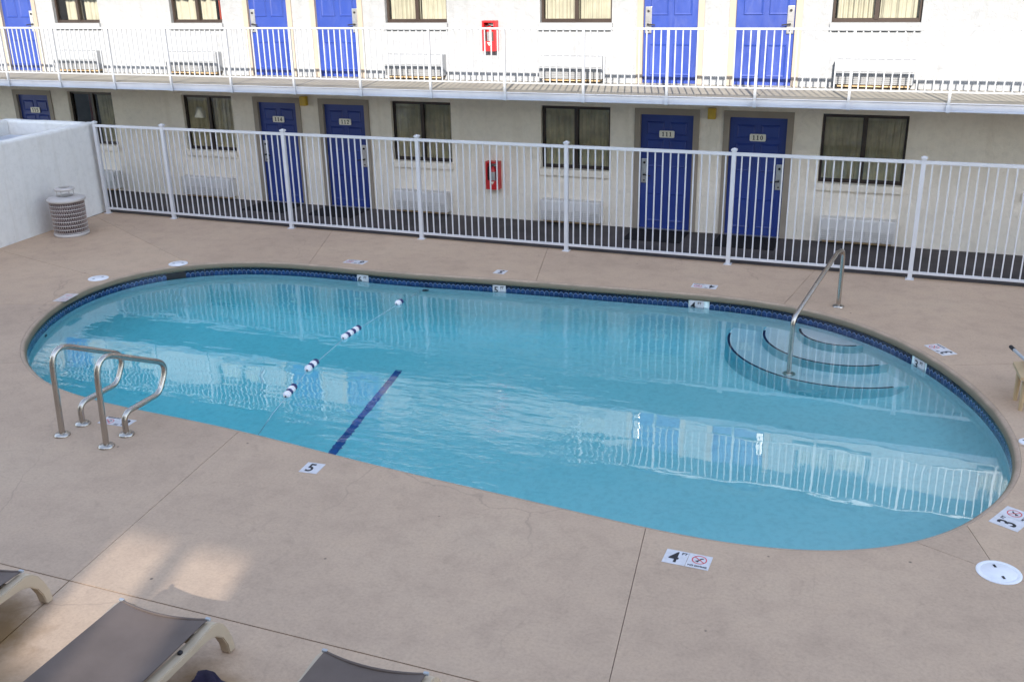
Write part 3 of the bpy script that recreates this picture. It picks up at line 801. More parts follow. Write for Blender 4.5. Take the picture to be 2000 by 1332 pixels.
def put_digits(mb, s, cx, y, cz):
    """bold serif numerals 8 cm tall, as flat plates facing the court"""
    w, h = 0.052, 0.076; x = cx-(len(s)-1)*w*0.62
    for ch in s:
        P = lambda a, b, c, d: mb.box(x+a*w-w/2, x+b*w-w/2, y, y+0.0022, cz+c*h-h/2, cz+d*h-h/2)
        if ch == '1': P(.36, .66, 0, 1); P(.14, .88, 0, .09); P(.16, .36, .78, .90)
        elif ch == '0':
            n = 18; o = [(math.cos(2*math.pi*i/n), math.sin(2*math.pi*i/n)) for i in range(n)]
            v = [(x+p*w*.46, y, cz+q*h*.5) for p, q in o]+[(x+p*w*.18, y, cz+q*h*.40) for p, q in o]
            mb.add(v, [(i, (i+1) % n, (i+1) % n+n, i+n) for i in range(n)])
        elif ch == '2': P(.1, .9, 0, .16); P(.66, .92, .52, .9); P(.14, .82, .84, 1); P(.1, .34, .68, .88); mb.add([(x-.4*w, y, cz-.36*h), (x-.12*w, y, cz-.36*h), (x+.42*w, y, cz+.06*h), (x+.16*w, y, cz+.06*h)], [(0, 1, 2, 3)])
        elif ch == '4': P(.55, .82, 0, 1); P(.05, .98, .22, .38); mb.add([(x-.45*w, y, cz-.14*h), (x-.2*w, y, cz-.14*h), (x+.2*w, y, cz+.5*h), (x+.04*w, y, cz+.5*h)], [(0, 1, 2, 3)])
        elif ch == '5': P(.14, .86, .84, 1); P(.14, .36, .5, .84); P(.14, .8, .48, .64); P(.64, .92, .12, .56); P(.1, .8, 0, .16)
        x += w*1.24
for k in range(3):
    for i, (a, b, s) in enumerate(DOORS):
        door(a, b, Z[k], s, NUM[i] if k == 0 else None)

# ================================================================== THINGS ON THE MOTEL
# upper walkway railing
rail = thing('balcony_railing', 'white steel railing with thin upright bars along the upper walkway', 'railing', (-8, YR, Z[1]))
RX0, RSP = -14.332, 1.351; posts = [RX0+RSP*k for k in range(-5, 16)]
obj('top_rail', MB().bbox(posts[0], posts[-1], YR-0.036, YR+0.020, 3.536, 3.566, 0.004), 'white', rail)
obj('bottom_rail', MB().box(posts[0], posts[-1], YR-0.022, YR+0.004, 2.690, 2.712), 'white', rail)
pm = MB().box(-0.019, 0.019, -0.028, 0.010, -0.14, 0.987).mesh('post', 'white')
bm_ = MB().box(-0.0085, 0.0085, -0.0175, -0.0005, 0.158, 0.988).mesh('bar', 'white')
hook = MB().box(-0.03, 0.03, -0.034, -0.028, -0.13, -0.03).mesh('post_plate', 'steel')
for k, x in enumerate(posts):
    p = put('post', pm, rail, (x, YR-0.003, Z[1]))
    put('post_plate', hook, p, (x, YR-0.003, Z[1]))
    if k < len(posts)-1:
        for j in range(1, 12): put('bar', bm_, rail, (x+RSP*j/12, YR, Z[1]))

# through-wall air conditioners
ACS = [(-17.25, -16.08), (-14.28, -13.03), (-9.23, -8.05), (-6.16, -5.0), (-1.16, 0.035)]
def ac_unit(w, mat, gm):
    r = thing('air_conditioner', 'x', 'air conditioner')
    obj('casing', MB().bbox(-w/2, w/2, -0.20, 0.02, 0.075, 0.455, 0.012), mat, r)
    fr = MB().bbox(-w/2+0.02, w/2-0.02, -0.212, -0.199, 0.275, 0.435, 0.004); obj('front_cover', fr, mat, r)
    gl = MB()
    for j in range(5): gl.box(-w/2+0.03, w/2-0.03, -0.211, -0.199, 0.10+0.033*j, 0.122+0.033*j)
    obj('louvre', gl, gm, r)['kind'] = 'stuff'
    obj('base_sleeve', MB().box(-w/2+0.05, w/2-0.05, -0.15, 0.0, 0.035, 0.075), 'tan', r)
    return r
near_of = ['below the window with the red drape', 'below the window with the lampshade', 'below the window left of the red extinguisher', 'below the window right of the red extinguisher', 'below the rightmost window, behind the step handrail']
up_of = ['under the half-open curtains at the far left', 'under the window with a red drape', 'left of the upper fire extinguisher', 'right of the upper fire extinguisher', 'right of the last upper door']
for k, (mat, gm) in enumerate((('unit_white', 'grille_white'), ('unit', 'grille'))):  # sunlight offset in the colour: upper units get darker casing and grille
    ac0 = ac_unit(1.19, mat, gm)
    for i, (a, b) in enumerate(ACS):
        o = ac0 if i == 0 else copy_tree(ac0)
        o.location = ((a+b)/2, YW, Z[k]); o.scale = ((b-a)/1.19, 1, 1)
        o['label'] = ('white wall air conditioner on the ground floor ' + near_of[i]) if k == 0 else ('wall air conditioner on the sunlit upper walkway ' + up_of[i])
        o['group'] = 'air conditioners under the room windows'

# fire extinguisher cabinets
def ext_cabinet(label, loc):
    r = thing('fire_extinguisher_cabinet', label, 'fire extinguisher', loc, 'red extinguisher cabinets on the motel wall')
    x, y, z = loc; b = MB(); w, h, d = 0.255, 0.52, 0.16
    b.box(x-w/2, x+w/2, y-0.012, y, z, z+h); b.box(x-w/2, x-w/2+0.03, y-d, y-0.012, z, z+h); b.box(x+w/2-0.03, x+w/2, y-d, y-0.012, z, z+h)
    b.box(x-w/2+0.03, x+w/2-0.03, y-d, y-0.012, z+h-0.03, z+h); b.box(x-w/2+0.03, x+w/2-0.03, y-d, y-0.012, z, z+0.03)
    b.box(x-w/2+0.03, x+w/2-0.03, y-d, y-d+0.012, z+0.03, z+0.17)
    obj('cabinet', b, 'redbox', r)
    arrow = MB(); arrow.add([(x-0.03, y-d-0.002, z+0.15), (x+0.045, y-d-0.002, z+0.15), (x+0.008, y-d-0.002, z+0.09)], [(0, 2, 1)])
    obj('arrow_mark', arrow, 'plate', r)
    e = obj('extinguisher', MB().lathe([(0.0, 0.03), (0.06, 0.03), (0.066, 0.05), (0.066, 0.34), (0.045, 0.39), (0.02, 0.41), (0.02, 0.43), (0, 0.43)], x, y-0.085, 18, z), 'redbox', r)
    obj('maker_label', MB().lathe([(0.067, 0.13), (0.067, 0.33)], x, y-0.085, 18, z), 'silver', e)
    hd = MB(); hd.box(x-0.02, x+0.09, y-0.10, y-0.07, z+0.43, z+0.45); hd.box(x-0.015, x+0.10, y-0.10, y-0.07, z+0.465, z+0.48); hd.box(x-0.02, x+0.02, y-0.10, y-0.07, z+0.43, z+0.48)
    obj('lever', hd, 'silver', e)
    obj('hose', MB().tube(fillet([(x-0.01, y-0.10, z+0.44), (x-0.085, y-0.12, z+0.42), (x-0.09, y-0.12, z+0.12)], 0.05, 4), 0.011, 7), 'dark', e)
    return r
ext_cabinet('red fire extinguisher cabinet on the upper walkway wall between two windows', (-7.12, YW, 3.08))
ext_cabinet('red fire extinguisher cabinet on the ground floor wall behind the fence', (-7.125, YW, 0.575))

# amber wall lamps between the paired doors
def sconce(label, x):
    r = thing('wall_lamp', label, 'lamp', (x, YW, 1.98), 'amber lamps between the ground floor doors')
    obj('lamp_shade', MB().bbox(x-0.065, x+0.065, YW-0.12, YW-0.012, 2.0, 2.18, 0.008), 'amber', r)
    obj('back_plate', MB().box(x-0.055, x+0.055, YW-0.012, YW, 2.01, 2.17), 'bronze', r)
sconce('small amber wall lamp between the right-hand pair of blue doors', -3.09)
sconce('small amber wall lamp between the left-hand pair of blue doors', -11.155)

# doormats
for where, (a, b, s) in zip(('the rightmost blue door', 'the left door of the right-hand pair', 'the right door of the left-hand pair', 'the left door of the left-hand pair'), DOORS):
    o = obj('doormat', MB().bbox(a-0.06, b+0.02, YW-0.86, YW-0.06, -0.003, 0.010, 0.004), 'mat')
    tag(o, 'black doormat on the ground floor before ' + where, 'doormat', 'doormats before the ground floor doors')

# lampshade seen through the ground floor window left of room 114
t = thing('standing_lamp', 'pale drum lampshade behind the window pane left of room 114', 'lamp', (-13.82, YW+0.24, 1.0))
obj('lamp_shade', MB().lathe([(0.13, 0.88), (0.19, 0.66)], -13.85, YW+0.245, 20, 1.0), 'shade', t)
obj('stem', MB().tube([(-13.85, YW+0.245, 0.0), (-13.85, YW+0.245, 1.7)], 0.012, 8), 'bronze', t)

# ================================================================== FENCE
FY = 15.41
fence = thing('pool_fence', 'white metal pool fence of slim pickets between the deck and the rooms', 'fence', (-7, FY, 0))
FX = [-14.79] + [-13.163+2.692*k for k in range(0, 9)]
obj('top_rail', MB().bbox(FX[0], FX[-1], FY-0.020, FY+0.020, 1.715, 1.765, 0.004), 'fence', fence)
obj('bottom_rail', MB().bbox(FX[0], FX[-1], FY-0.018, FY+0.018, 0.085, 0.125, 0.004), 'fence', fence)
fp = MB().box(-0.031, 0.031, -0.031, 0.031, 0.0, 1.79).mesh('post', 'fence')
cap = MB().add([(-.043, -.043, 1.79), (.043, -.043, 1.79), (.043, .043, 1.79), (-.043, .043, 1.79), (-.043, -.043, 1.815), (.043, -.043, 1.815), (.043, .043, 1.815), (-.043, .043, 1.815), (0, 0, 1.835)],
               [(0, 3, 2, 1), (0, 1, 5, 4), (1, 2, 6, 5), (2, 3, 7, 6), (3, 0, 4, 7), (4, 5, 8), (5, 6, 8), (6, 7, 8), (7, 4, 8)]).mesh('post_cap', 'fence')
foot = MB().box(-0.06, 0.06, -0.06, 0.06, 0.0005, 0.012).mesh('base_plate', 'fence')
pk = MB().box(-0.0095, 0.0095, -0.0095, 0.0095, 0.10, 1.74).mesh('picket', 'fence')
for k, x in enumerate(FX):
    p = put('post', fp, fence, (x, FY, 0)); put('post_cap', cap, p, (x, FY, 0)); put('base_plate', foot, p, (x, FY, 0))
    if k < len(FX)-1:
        n = 22 if k else 13
        for j in range(1, n): put('picket', pk, fence, (x+(FX[k+1]-x)*j/n, FY, 0))

# ================================================================== WHITE YARD WALL
yw = thing('stucco_wall', 'low white stucco wall of the equipment yard beside the litter bin', 'wall', (-14.9, 13, 0))
def wall_run(p, q, th, h, side):
    p, q = Vector(p), Vector(q); d = (q-p).normalized(); n = Vector((-d.y, d.x))*side*th
    poly = [tuple(p), tuple(q), tuple(q+n), tuple(p+n)]
    mb = MB().prism(poly, 0, h-0.02)
    return mb
def wall_bev(p, q, th, h, side, name):
    p, q = Vector(p), Vector(q); d = (q-p).normalized(); L = (q-p).length; n = Vector((-d.y, d.x))*side
    mb = MB(); prof = [(0, 0), (0, h-0.05), (0.012, h-0.018), (0.045, h), (th-0.045, h), (th-0.012, h-0.018), (th, h-0.05), (th, 0)]
    m = len(prof); N = max(2, int(L/0.25)); v = []
    rnd = random.Random(3)
    for i in range(N+1):
        jit = rnd.uniform(-0.006, 0.006)
        for (o, z) in prof:
            c = p + d*(L*i/N) + n*o; v.append((c.x, c.y, z+(jit if z > 0 else 0)))
    f = []
    for i in range(N):
        for b in range(m-1): f.append((i*m+b, (i+1)*m+b, (i+1)*m+b+1, i*m+b+1))
    f += [tuple(range(m)), tuple(N*m+b for b in range(m))[::-1]]
    mb.add(v, f); return obj(name, mb, 'yardwall', yw)
wall_bev((-14.965, 15.60), (-14.15, 7.2), 0.20, 1.78, -1, 'front_wall')
wall_bev((-15.17, 15.61), (-17.22, 15.61), 0.18, 1.78, 1, 'back_wall')
wall_bev((-17.06, 15.42), (-16.75, 11.0), 0.18, 1.78, -1, 'side_wall')
# things inside the yard
t = thing('equipment_cabinet', 'pale blue equipment box with an olive sticker behind the white wall', 'cabinet', (-16.5, 14.6, 0))
obj('casing', MB().bbox(-16.90, -16.05, 14.62, 15.28, 0.06, 1.46, 0.02), 'bluebox', t)
obj('lid', MB().bbox(-16.93, -16.02, 14.59, 15.31, 1.462, 1.50, 0.012), 'steel', t)
obj('sticker', MB().box(-16.72, -16.30, 14.612, 14.618, 1.22, 1.42), 'sticker', t)
obj('base', MB().box(-16.85, -16.1, 14.67, 15.23, -0.02, 0.06), 'dark', t)
t = thing('vent_pipe', 'white upright pipe in the corner of the equipment yard', 'pipe', (-16.86, 14.75, 0))
obj('pipe', MB().tube([(-16.95, 14.05, -0.01), (-16.95, 14.05, 1.62)], 0.055, 14), 'white', t)
obj('pipe_cap', MB().lathe([(0, 1.66), (0.06, 1.655), (0.066, 1.62), (0.066, 1.56)], -16.95, 14.05, 14), 'white', t)

# ================================================================== LITTER BIN
bx, by = -14.19, 13.80
bin_ = thing('litter_bin', 'round wire litter bin with a white hooded lid against the stucco wall', 'trash can', (bx, by, 0))
H0, H1 = 0.02, 0.70
bin_.scale = (0.92, 0.92, 0.96)
mb = MB(); n = 46
for s in (1, -1):
    for k in range(n):
        pts = []
        for j in range(13):
            t_ = j/12; a = 2*math.pi*(k/n + s*t_*0.085); r = 0.315+0.012*t_
            pts.append((bx+r*math.cos(a), by+r*math.sin(a), H0+0.03+(H1-H0-0.06)*t_))
        mb.tube(pts, 0.0042, 4, False, False)
obj('wire_mesh', mb, 'can', bin_)['kind'] = 'stuff'
for j in range(9):
    z = H0+0.05+(H1-H0-0.08)*j/8; r = 0.320+0.012*j/8
    obj('hoop', MB().tube([(bx+r*math.cos(2*math.pi*k/40), by+r*math.sin(2*math.pi*k/40), z) for k in range(40)], 0.0072, 6, True), 'canlid', bin_)
obj('bottom_ring', MB().lathe([(0.30, 0.0), (0.335, 0.0), (0.338, 0.05), (0.31, 0.055)], bx, by, 40), 'canlid', bin_)
obj('liner', MB().lathe([(0.0, 0.03), (0.285, 0.03), (0.300, 0.69), (0.285, 0.69), (0.27, 0.06)], bx, by, 32), 'liner', bin_)
obj('lid', MB().lathe([(0.345, 0.66), (0.365, 0.67), (0.368, 0.70), (0.355, 0.715), (0.22, 0.75), (0.155, 0.752), (0.15, 0.74), (0.155, 0.70)], bx, by, 44), 'canlid', bin_)
hood = obj('hood', MB().lathe([(0.10, 0.912), (0.175, 0.908), (0.192, 0.895), (0.192, 0.868), (0.175, 0.858), (0.11, 0.875), (0.10, 0.89), (0.10, 0.912)], bx, by, 36), 'canlid', bin_)
for a in (20, 110, 200, 290):
    c, s = math.cos(math.radians(a)), math.sin(math.radians(a))
    obj('hood_rod', MB().tube([(bx+0.165*c, by+0.165*s, 0.72), (bx+0.175*c, by+0.175*s, 0.89)], 0.008, 7), 'canlid', bin_)

# ================================================================== POOL FITTINGS
lad = thing('pool_handrails', 'pair of looped stainless grab rails on the near left pool edge', 'handrail', (-7.46, 7.05, 0))
def grab(x, y0, y1):
    d = y0-6.955
    pts = fillet([(x, y0, 0.0), (x, y0+0.05, 0.99), (x, 7.98+d, 0.52), (x, 7.80+d, 0.235), (x, y1, 0.235), (x, y1, 0.0)],
                 [0, 0.20, 0.16, 0.16, 0.20, 0], 9)
    t = obj('grab_rail', MB().tube(pts, 0.030, 14), 'chrome', lad)
    for y in (y0, y1):
        obj('escutcheon', MB().lathe([(0.082, 0.0005), (0.082, 0.010), (0.070, 0.022), (0.040, 0.030), (0.030, 0.030)], x, y, 24), 'chrome', t)
grab(-7.78, 6.975, 7.262); grab(-7.15, 6.915, 7.205)

hr = thing('step_handrail', 'single stainless handrail slanting from the deck down onto the pool steps', 'handrail', (-0.6, 13.75, 0))
F, G = Vector((-0.599, 13.747, 0)), Vector((-1.05, 12.235, -0.77)); G.z = -0.77
dd = (G-F); dd.z = 0; L = dd.length; dd.normalize()
P = lambda s, z: (F.x+dd.x*s, F.y+dd.y*s, z)
pts = fillet([P(0, 0), P(0.0, 0.815), P(0.25, 0.815), P(L, 0.27), P(L, -0.77)], [0, 0.13, 0.16, 0.16, 0], 8)
o = obj('rail_tube', MB().tube(pts, 0.030, 14), 'chrome', hr)
obj('escutcheon', MB().lathe([(0.080, 0.0005), (0.080, 0.010), (0.068, 0.022), (0.040, 0.030), (0.030, 0.030)], F.x, F.y, 24), 'chrome', o)
obj('escutcheon', MB().lathe([(0.082, 0), (0.082, 0.010), (0.070, 0.022), (0.040, 0.030), (0.030, 0.030)], G.x, G.y, 24, -0.769), 'chrome', o)

lane = thing('float_rope', 'safety rope with white and navy floats across the pool', 'rope', (-6.4, 10.4, ZW))
rp_pts = [(-6.02, 7.74, -0.27), (-6.08, 7.90, -0.20), (-6.27, 8.50, ZW), (-6.42, 9.085, ZW), (-6.61, 9.81, ZW), (-6.76, 10.94, ZW), (-6.762, 11.4, ZW), (-6.745, 12.47, ZW), (-6.73, 13.10, -0.22), (-6.72, 13.36, -0.28)]
obj('rope', MB().tube(rp_pts, 0.0045, 7), 'rope', lane)
def on_rope(y):
    for a, b in zip(rp_pts, rp_pts[1:]):
        if a[1] <= y <= b[1]:
            t_ = (y-a[1])/(b[1]-a[1]); return Vector((a[0]+(b[0]-a[0])*t_, y, ZW+0.012)), (Vector(b)-Vector(a))
ball = MB().lathe([(0.012, -0.053), (0.034, -0.045), (0.046, -0.026), (0.050, 0.0), (0.046, 0.026), (0.034, 0.045), (0.012, 0.053)], n=18).mesh('float', 'floatw')
dsc = MB().lathe([(0.012, -0.020), (0.043, -0.018), (0.046, 0), (0.043, 0.018), (0.012, 0.020)], n=18).mesh('float_disc', 'floatb')
def beads(y0, seq):
    y = y0
    for ch in seq:
        h = 0.055 if ch == 'w' else 0.019
        y += h; p, d = on_rope(y); d.z = 0
        put('float' if ch == 'w' else 'float_disc', ball if ch == 'w' else dsc, lane, p, d.to_track_quat('Z', 'Y').to_euler()); y += h
beads(8.93, 'wbwb'); beads(9.72, 'wbwb'); beads(10.88, 'wbwbwb'); beads(12.42, 'wb')
an = obj('anchor', MB().lathe([(0, 0.03), (0.03, 0.03), (0.055, 0.0)], -6.72, 13.34, 14, -0.30), 'dark', lane)
an.rotation_euler = (0, 0, 0)

# skimmer lids in the deck
def lid(label, x, y, r, rot):
    t = thing('skimmer_lid', label, 'lid', (x, y, 0), 'round white skimmer lids set in the deck', rot)
    mb = MB().lathe([(r, 0.001), (r, 0.005), (r*0.97, 0.008), (r*0.82, 0.008), (r*0.81, 0.0065), (r*0.79, 0.0065), (r*0.78, 0.008), (0.0, 0.009)], n=40)
    obj('cover', mb, 'lid', t, local=True)
    for s in (-1, 1):
        h = MB(); h.add([(s*r*0.48-0.020, -0.010, 0.0105), (s*r*0.48+0.020, -0.010, 0.0105), (s*r*0.48+0.020, 0.010, 0.0105), (s*r*0.48-0.020, 0.010, 0.0105)], [(0, 1, 2, 3)])
        obj('finger_hole', h, 'dark', t, local=True)
lid('large round white skimmer lid near the lower right corner', 1.043, 7.453, 0.165, math.radians(-70))
lid('round white skimmer lid at the far left bend of the pool', -10.927, 12.732, 0.155, 0.4)
lid('round white skimmer lid nearest the litter bin side, left of the pool', -11.597, 11.644, 0.155, 1.2)

# depth markers set in the deck
def ring_mesh(r, t, mat):
    n = 28; mb = MB()
    o = [(math.cos(2*math.pi*i/n), math.sin(2*math.pi*i/n)) for i in range(n)]
    mb.add([(x*r, y*r, 0) for x, y in o]+[(x*(r-t), y*(r-t), 0) for x, y in o], [(i, (i+1) % n, (i+1) % n+n, i+n) for i in range(n)])
    a = math.radians(-40); c, s = math.cos(a), math.sin(a)
    q = [(-(r-t), -t*.5), (r-t, -t*.5), (r-t, t*.5), (-(r-t), t*.5)]
    mb.add([(x*c-y*s, x*s+y*c, 0.0006) for x, y in q], [(0, 1, 2, 3)])
    return mb.mesh('no_diving_symbol', mat)
def diver_mesh():
    mb = MB(); mb.disc(-0.012, -0.028, 0.0003, 0.009, 10)
    mb.add([(-0.014, -0.020, .0003), (-0.002, -0.022, .0003), (0.016, 0.012, .0003), (0.004, 0.018, .0003)], [(0, 1, 2, 3)])
    mb.add([(0.004, 0.018, .0003), (0.014, 0.008, .0003), (0.032, 0.024, .0003), (0.026, 0.032, .0003)], [(0, 1, 2, 3)])
    mb.add([(-0.004, -0.014, .0003), (-0.010, -0.008, .0003), (-0.034, -0.022, .0003), (-0.030, -0.028, .0003)], [(0, 1, 2, 3)])
    return mb.mesh('diver_figure', 'ink')
RING = ring_mesh(0.060, 0.009, 'redink'); RINGF = ring_mesh(0.060, 0.012, 'redfaint'); DIV = diver_mesh()
def marker(digit, x, y, rot, label, sym=True, ft=True, worn=False, h=0.20, wide=0.37):
    t = thing('depth_marker', label, 'depth marker', (x, y, 0), 'depth markers set in the pool deck', rot)
    w = wide if sym else 0.185
    hw = 0.0
    if sym:
        for s, (a, b) in enumerate(((-w/2, -0.0015), (0.0015, w/2))):
            obj('marker_tile', MB().bbox(a, b, -h/2, h/2, 0.0005, 0.004, 0.001), 'worn' if worn else 'tilewhite', t, local=True)
        cx = -w/4; sx = w/4
    else:
        obj('marker_tile', MB().bbox(-w/2, w/2, -h/2, h/2, 0.0005, 0.004, 0.001), 'tilewhite', t, local=True); cx = 0.0
    def lay(name, me, px, py, z=0.0046, sc=1.0):
        o = link(name, me, t, (px, py, z)); o.scale = (sc, sc, 1); return o
    if not worn:
        lay('depth_number', text_mesh(digit, 0.20, 'ink', 0.0035), cx-0.014, 0.0, 0.005).scale = (0.80, 1.05*min(1, h/0.2), 1)
        if ft: lay('unit_lettering', text_mesh('FT', 0.044, 'ink', 0.0008), cx+0.060, 0.062, 0.005)
    else: lay('depth_number', text_mesh(digit, 0.15, 'redfaint', 0.002), cx, 0.0, 0.005)
    if sym:
        lay('no_diving_symbol', RING if not worn else RINGF, sx, 0.022, 0.0052)
        if not worn:
            lay('diver_figure', DIV, sx, 0.022, 0.0046)
            lay('warning_lettering', text_mesh('NO DIVING', 0.029, 'ink', 0.0005), sx, -0.070, 0.005)
    return t
def toward(x, y):                     # rotation that puts the top of the lettering toward the pool
    i = s_of(x, y); n_ = POUT_N[i]; return math.atan2(-n_.y, -n_.x)-math.pi/2
marker('4', -1.243, 6.832, math.radians(-1), 'white 4 FT no diving marker on the near deck, right of the floor stripe')
marker('5', -4.925, 7.197, math.radians(5), 'white marker tile reading 5 on the near deck, without a no diving sign', False, False)
marker('6', -7.47, 7.425, math.pi+0.05, 'white 6 FT no diving marker between the feet of the grab rails', True, True, False, 0.17)
marker('3', 1.20, 8.36, toward(1.20, 8.36), 'white 3 FT no diving marker at the right picture edge above the large lid', True, True, False, 0.24)
marker('3', 0.69, 12.415, toward(0.69, 12.415), 'white 3 FT no diving marker beyond the pool, right of the step handrail')
marker('4', -2.515, 14.12, math.pi, 'white 4 FT no diving marker on the strip between the fence and the pool')
marker('5', -5.675, 13.90, math.pi, 'single white 5 tile on the far deck, in front of the fence', False, False)
marker('6', -8.16, 13.72, math.pi, 'white 6 FT no diving marker on the far deck of the deep end')
marker('6', -11.33, 10.69, toward(-11.33, 10.69), 'worn and faded no diving marker on the left deck of the pool', True, False, True)
for (dg, pos, un, lab, n_), s in zip(depth_plates, pl_s):
    p, nn = along(s); t = thing('depth_tile', lab, 'depth marker', (p.x, p.y, -0.175), 'depth tiles in the waterline band', math.atan2(nn.y, nn.x)-math.pi/2)
    obj('number_tile', MB().bbox(-0.102, -0.001, -0.003, 0.012, -0.078, 0.078, 0.002), 'tilewhite', t, local=True)
    obj('unit_tile', MB().bbox(0.001, 0.102, -0.003, 0.012, -0.078, 0.078, 0.002), 'tilewhite', t, local=True)
    o = link('depth_number', text_mesh(dg, 0.15, 'ink', 0.002), t, (-0.052, -0.0045, 0.0), (math.pi/2, 0, 0))
    o = link('unit_lettering', text_mesh(un, 0.05, 'ink', 0.001), t, (0.045, -0.0045, 0.042), (math.pi/2, 0, 0))

# ================================================================== LOUNGERS
def make_lounger():
    """local frame: foot end at y = 0, body toward -y"""
    r = thing('sun_lounger', 'x', 'sun lounger', (0, 0, 0))
    hw = 0.355; L = 1.95
    def zt(y): return 0.355 + max(0, -y-1.2)*0.05
    # sling: slightly dished fabric with a curved front edge
    n, m = 12, 24; v = []
    for j in range(m+1):
        for i in range(n+1):
            u = i/n*2-1; y = -L*j/m
            ye = y - (0.045*(1-u*u) if j == 0 else 0.0)
            z = zt(y) - 0.042*(1-u*u)*min(1, j/3+0.25) + (0 if j else -0.004)
            v.append((u*hw, ye, z))
    mb = MB().add(v, [(j*(n+1)+i, (j+1)*(n+1)+i, (j+1)*(n+1)+i+1, j*(n+1)+i+1) for j in range(m) for i in range(n)], True)
    lo = [(a, b, c-0.005) for a, b, c in v]
    mb.add(lo, [(j*(n+1)+i+1, (j+1)*(n+1)+i+1, (j+1)*(n+1)+i, j*(n+1)+i) for j in range(m) for i in range(n)], True)
    obj('sling', mb, 'sling', r, local=True)
    hem = MB().tube([(u*hw, -0.045*(1-u*u)-0.006, 0.349-0.0075*(1-u*u)) for u in [k/10*2-1 for k in range(11)]], 0.010, 8)
    obj('hem', hem, 'sling', r, local=True)
    # moulded side frames: a rail that bends down into an arched leg
    def side(s):
        x0, x1 = (hw-0.028)*s, (hw+0.050)*s
        outer = [(-L, zt(-L)-0.045)] + [(-L+k*(L-0.22)/8, zt(-L+k*(L-0.22)/8)-0.045) for k in range(1, 9)]
        outer += [(-0.12, 0.322), (-0.03, 0.330), (0.03, 0.312), (0.085, 0.265), (0.13, 0.19), (0.165, 0.095), (0.18, 0.0)]
        inner = [(0.112, 0.0), (0.095, 0.088), (0.058, 0.165), (-0.005, 0.222), (-0.075, 0.248), (-0.14, 0.252)]
        inner += [(-0.30, 0.250), (-1.30, 0.256), (-1.36, 0.23), (-1.42, 0.0), (-1.50, 0.0), (-1.56, 0.235), (-L, zt(-L)-0.115)]
        poly = outer+inner
        mb = MB(); k = len(poly)
        tri = tessellate_polygon([[Vector((y, z, 0)) for y, z in poly]])
        b = 0.008
        va = [(x0, y, z) for y, z in poly]; vb = [(x1, y, z) for y, z in poly]
        mb.add(va+vb, [t for t in tri] + [tuple(i+k for i in t)[::-1] for t in tri] + [(i, (i+1) % k, (i+1) % k+k, i+k) for i in range(k)])
        me = mb.mesh('side_frame', 'resin')
        bm = bmesh.new(); bm.from_mesh(me); bmesh.ops.recalc_face_normals(bm, faces=bm.faces)
        ed = [e for e in bm.edges if len(e.link_faces) == 2 and e.calc_face_angle(0) > 1.0]
        bmesh.ops.bevel(bm, geom=ed, offset=0.007, segments=2, affect='EDGES')
        bm.to_mesh(me); bm.free()
        o = link('side_frame', me, r); return o
    for s in (-1, 1):
        o = side(s)
    obj('cross_bar', MB().bbox(-hw, hw, -0.16, -0.10, 0.25, 0.30, 0.01), 'resin', r, local=True)
    obj('cross_bar', MB().bbox(-hw, hw, -1.40, -1.34, 0.25, 0.30, 0.01), 'resin', r, local=True)
    for s in (-1, 1):
        obj('corner_plug', MB().bbox(s*hw-0.018, s*hw+0.018, -0.016, 0.006, 0.344, 0.364, 0.005), 'white', r, local=True)
        obj('side_stud', MB().bbox(s*(hw+0.010)-0.012, s*(hw+0.010)+0.012, -0.34, -0.31, 0.305, 0.330, 0.004), 'dark', r, local=True)
    return r
l0 = make_lounger()
labs = ['taupe sling lounger cut by the left edge, rusty slab beside it', 'taupe sling lounger in the middle of the row, shown largest', 'taupe sling lounger cut by the bottom edge, right end of the row']
for k, ((x, y, a), lab) in enumerate(zip(((-6.04, 4.50, 0.03), (-4.375, 4.485, 0.03), (-2.745, 4.485, 0.03)), labs)):
    o = l0 if k == 0 else copy_tree(l0)
    o.location = (x, y, 0.0); o.rotation_euler = (0, 0, a); o['label'] = lab; o['group'] = 'sun loungers in a row on the near deck'

# dark cloth lying on the slab
mb = MB(); rnd = random.Random(5); n = 10; v = []
for j in range(n+1):
    for i in range(n+1):
        u, w_ = i/n, j/n
        v.append((-4.04+0.26*u+0.03*math.sin(4*w_), 4.20+0.17*w_+0.03*math.sin(5*u), 0.010+0.030*abs(math.sin(7*u+3*w_))*math.sin(math.pi*w_)+0.008*rnd.random()))
mb.add(v, [(j*(n+1)+i, j*(n+1)+i+1, (j+1)*(n+1)+i+1, (j+1)*(n+1)+i) for j in range(n) for i in range(n)], True)
o = obj('dark_cloth', mb, 'cloth'); tag(o, 'crumpled dark purple cloth on the slab beside the largest lounger', 'cloth')

# tan chair and pole that reach in at the right edge
t = thing('side_table', 'tan plastic side table cut off by the right edge of the picture', 'table', (1.7, 11.1, 0))
obj('table_top', MB().prism([(1.345, 11.15), (1.385, 10.70), (2.02, 10.78), (1.98, 11.42)], 0.365, 0.40), 'tan', t)
obj('apron', MB().prism([(1.40, 11.10), (1.43, 10.75), (1.97, 10.82), (1.94, 11.36)], 0.31, 0.364), 'tan', t)
for (x, y) in ((1.44, 10.79), (1.41, 11.06), (1.94, 10.86), (1.91, 11.32)):
    obj('leg', MB().tube([(x, y, 0.0), (x, y, 0.312)], [0.022, 0.030], 10), 'tan', t)
t = thing('plastic_cup', 'small tan tub standing on the side table at the right edge', 'tub', (1.50, 11.0, 0.4))
obj('tub_body', MB().lathe([(0.0, 0.401), (0.055, 0.401), (0.068, 0.50), (0.062, 0.50), (0.05, 0.41), (0, 0.41)], 1.53, 11.02, 18), 'tan', t)
obj('tub_rim', MB().lathe([(0.062, 0.498), (0.074, 0.500), (0.074, 0.508), (0.062, 0.510)], 1.53, 11.02, 18), 'tan', t)
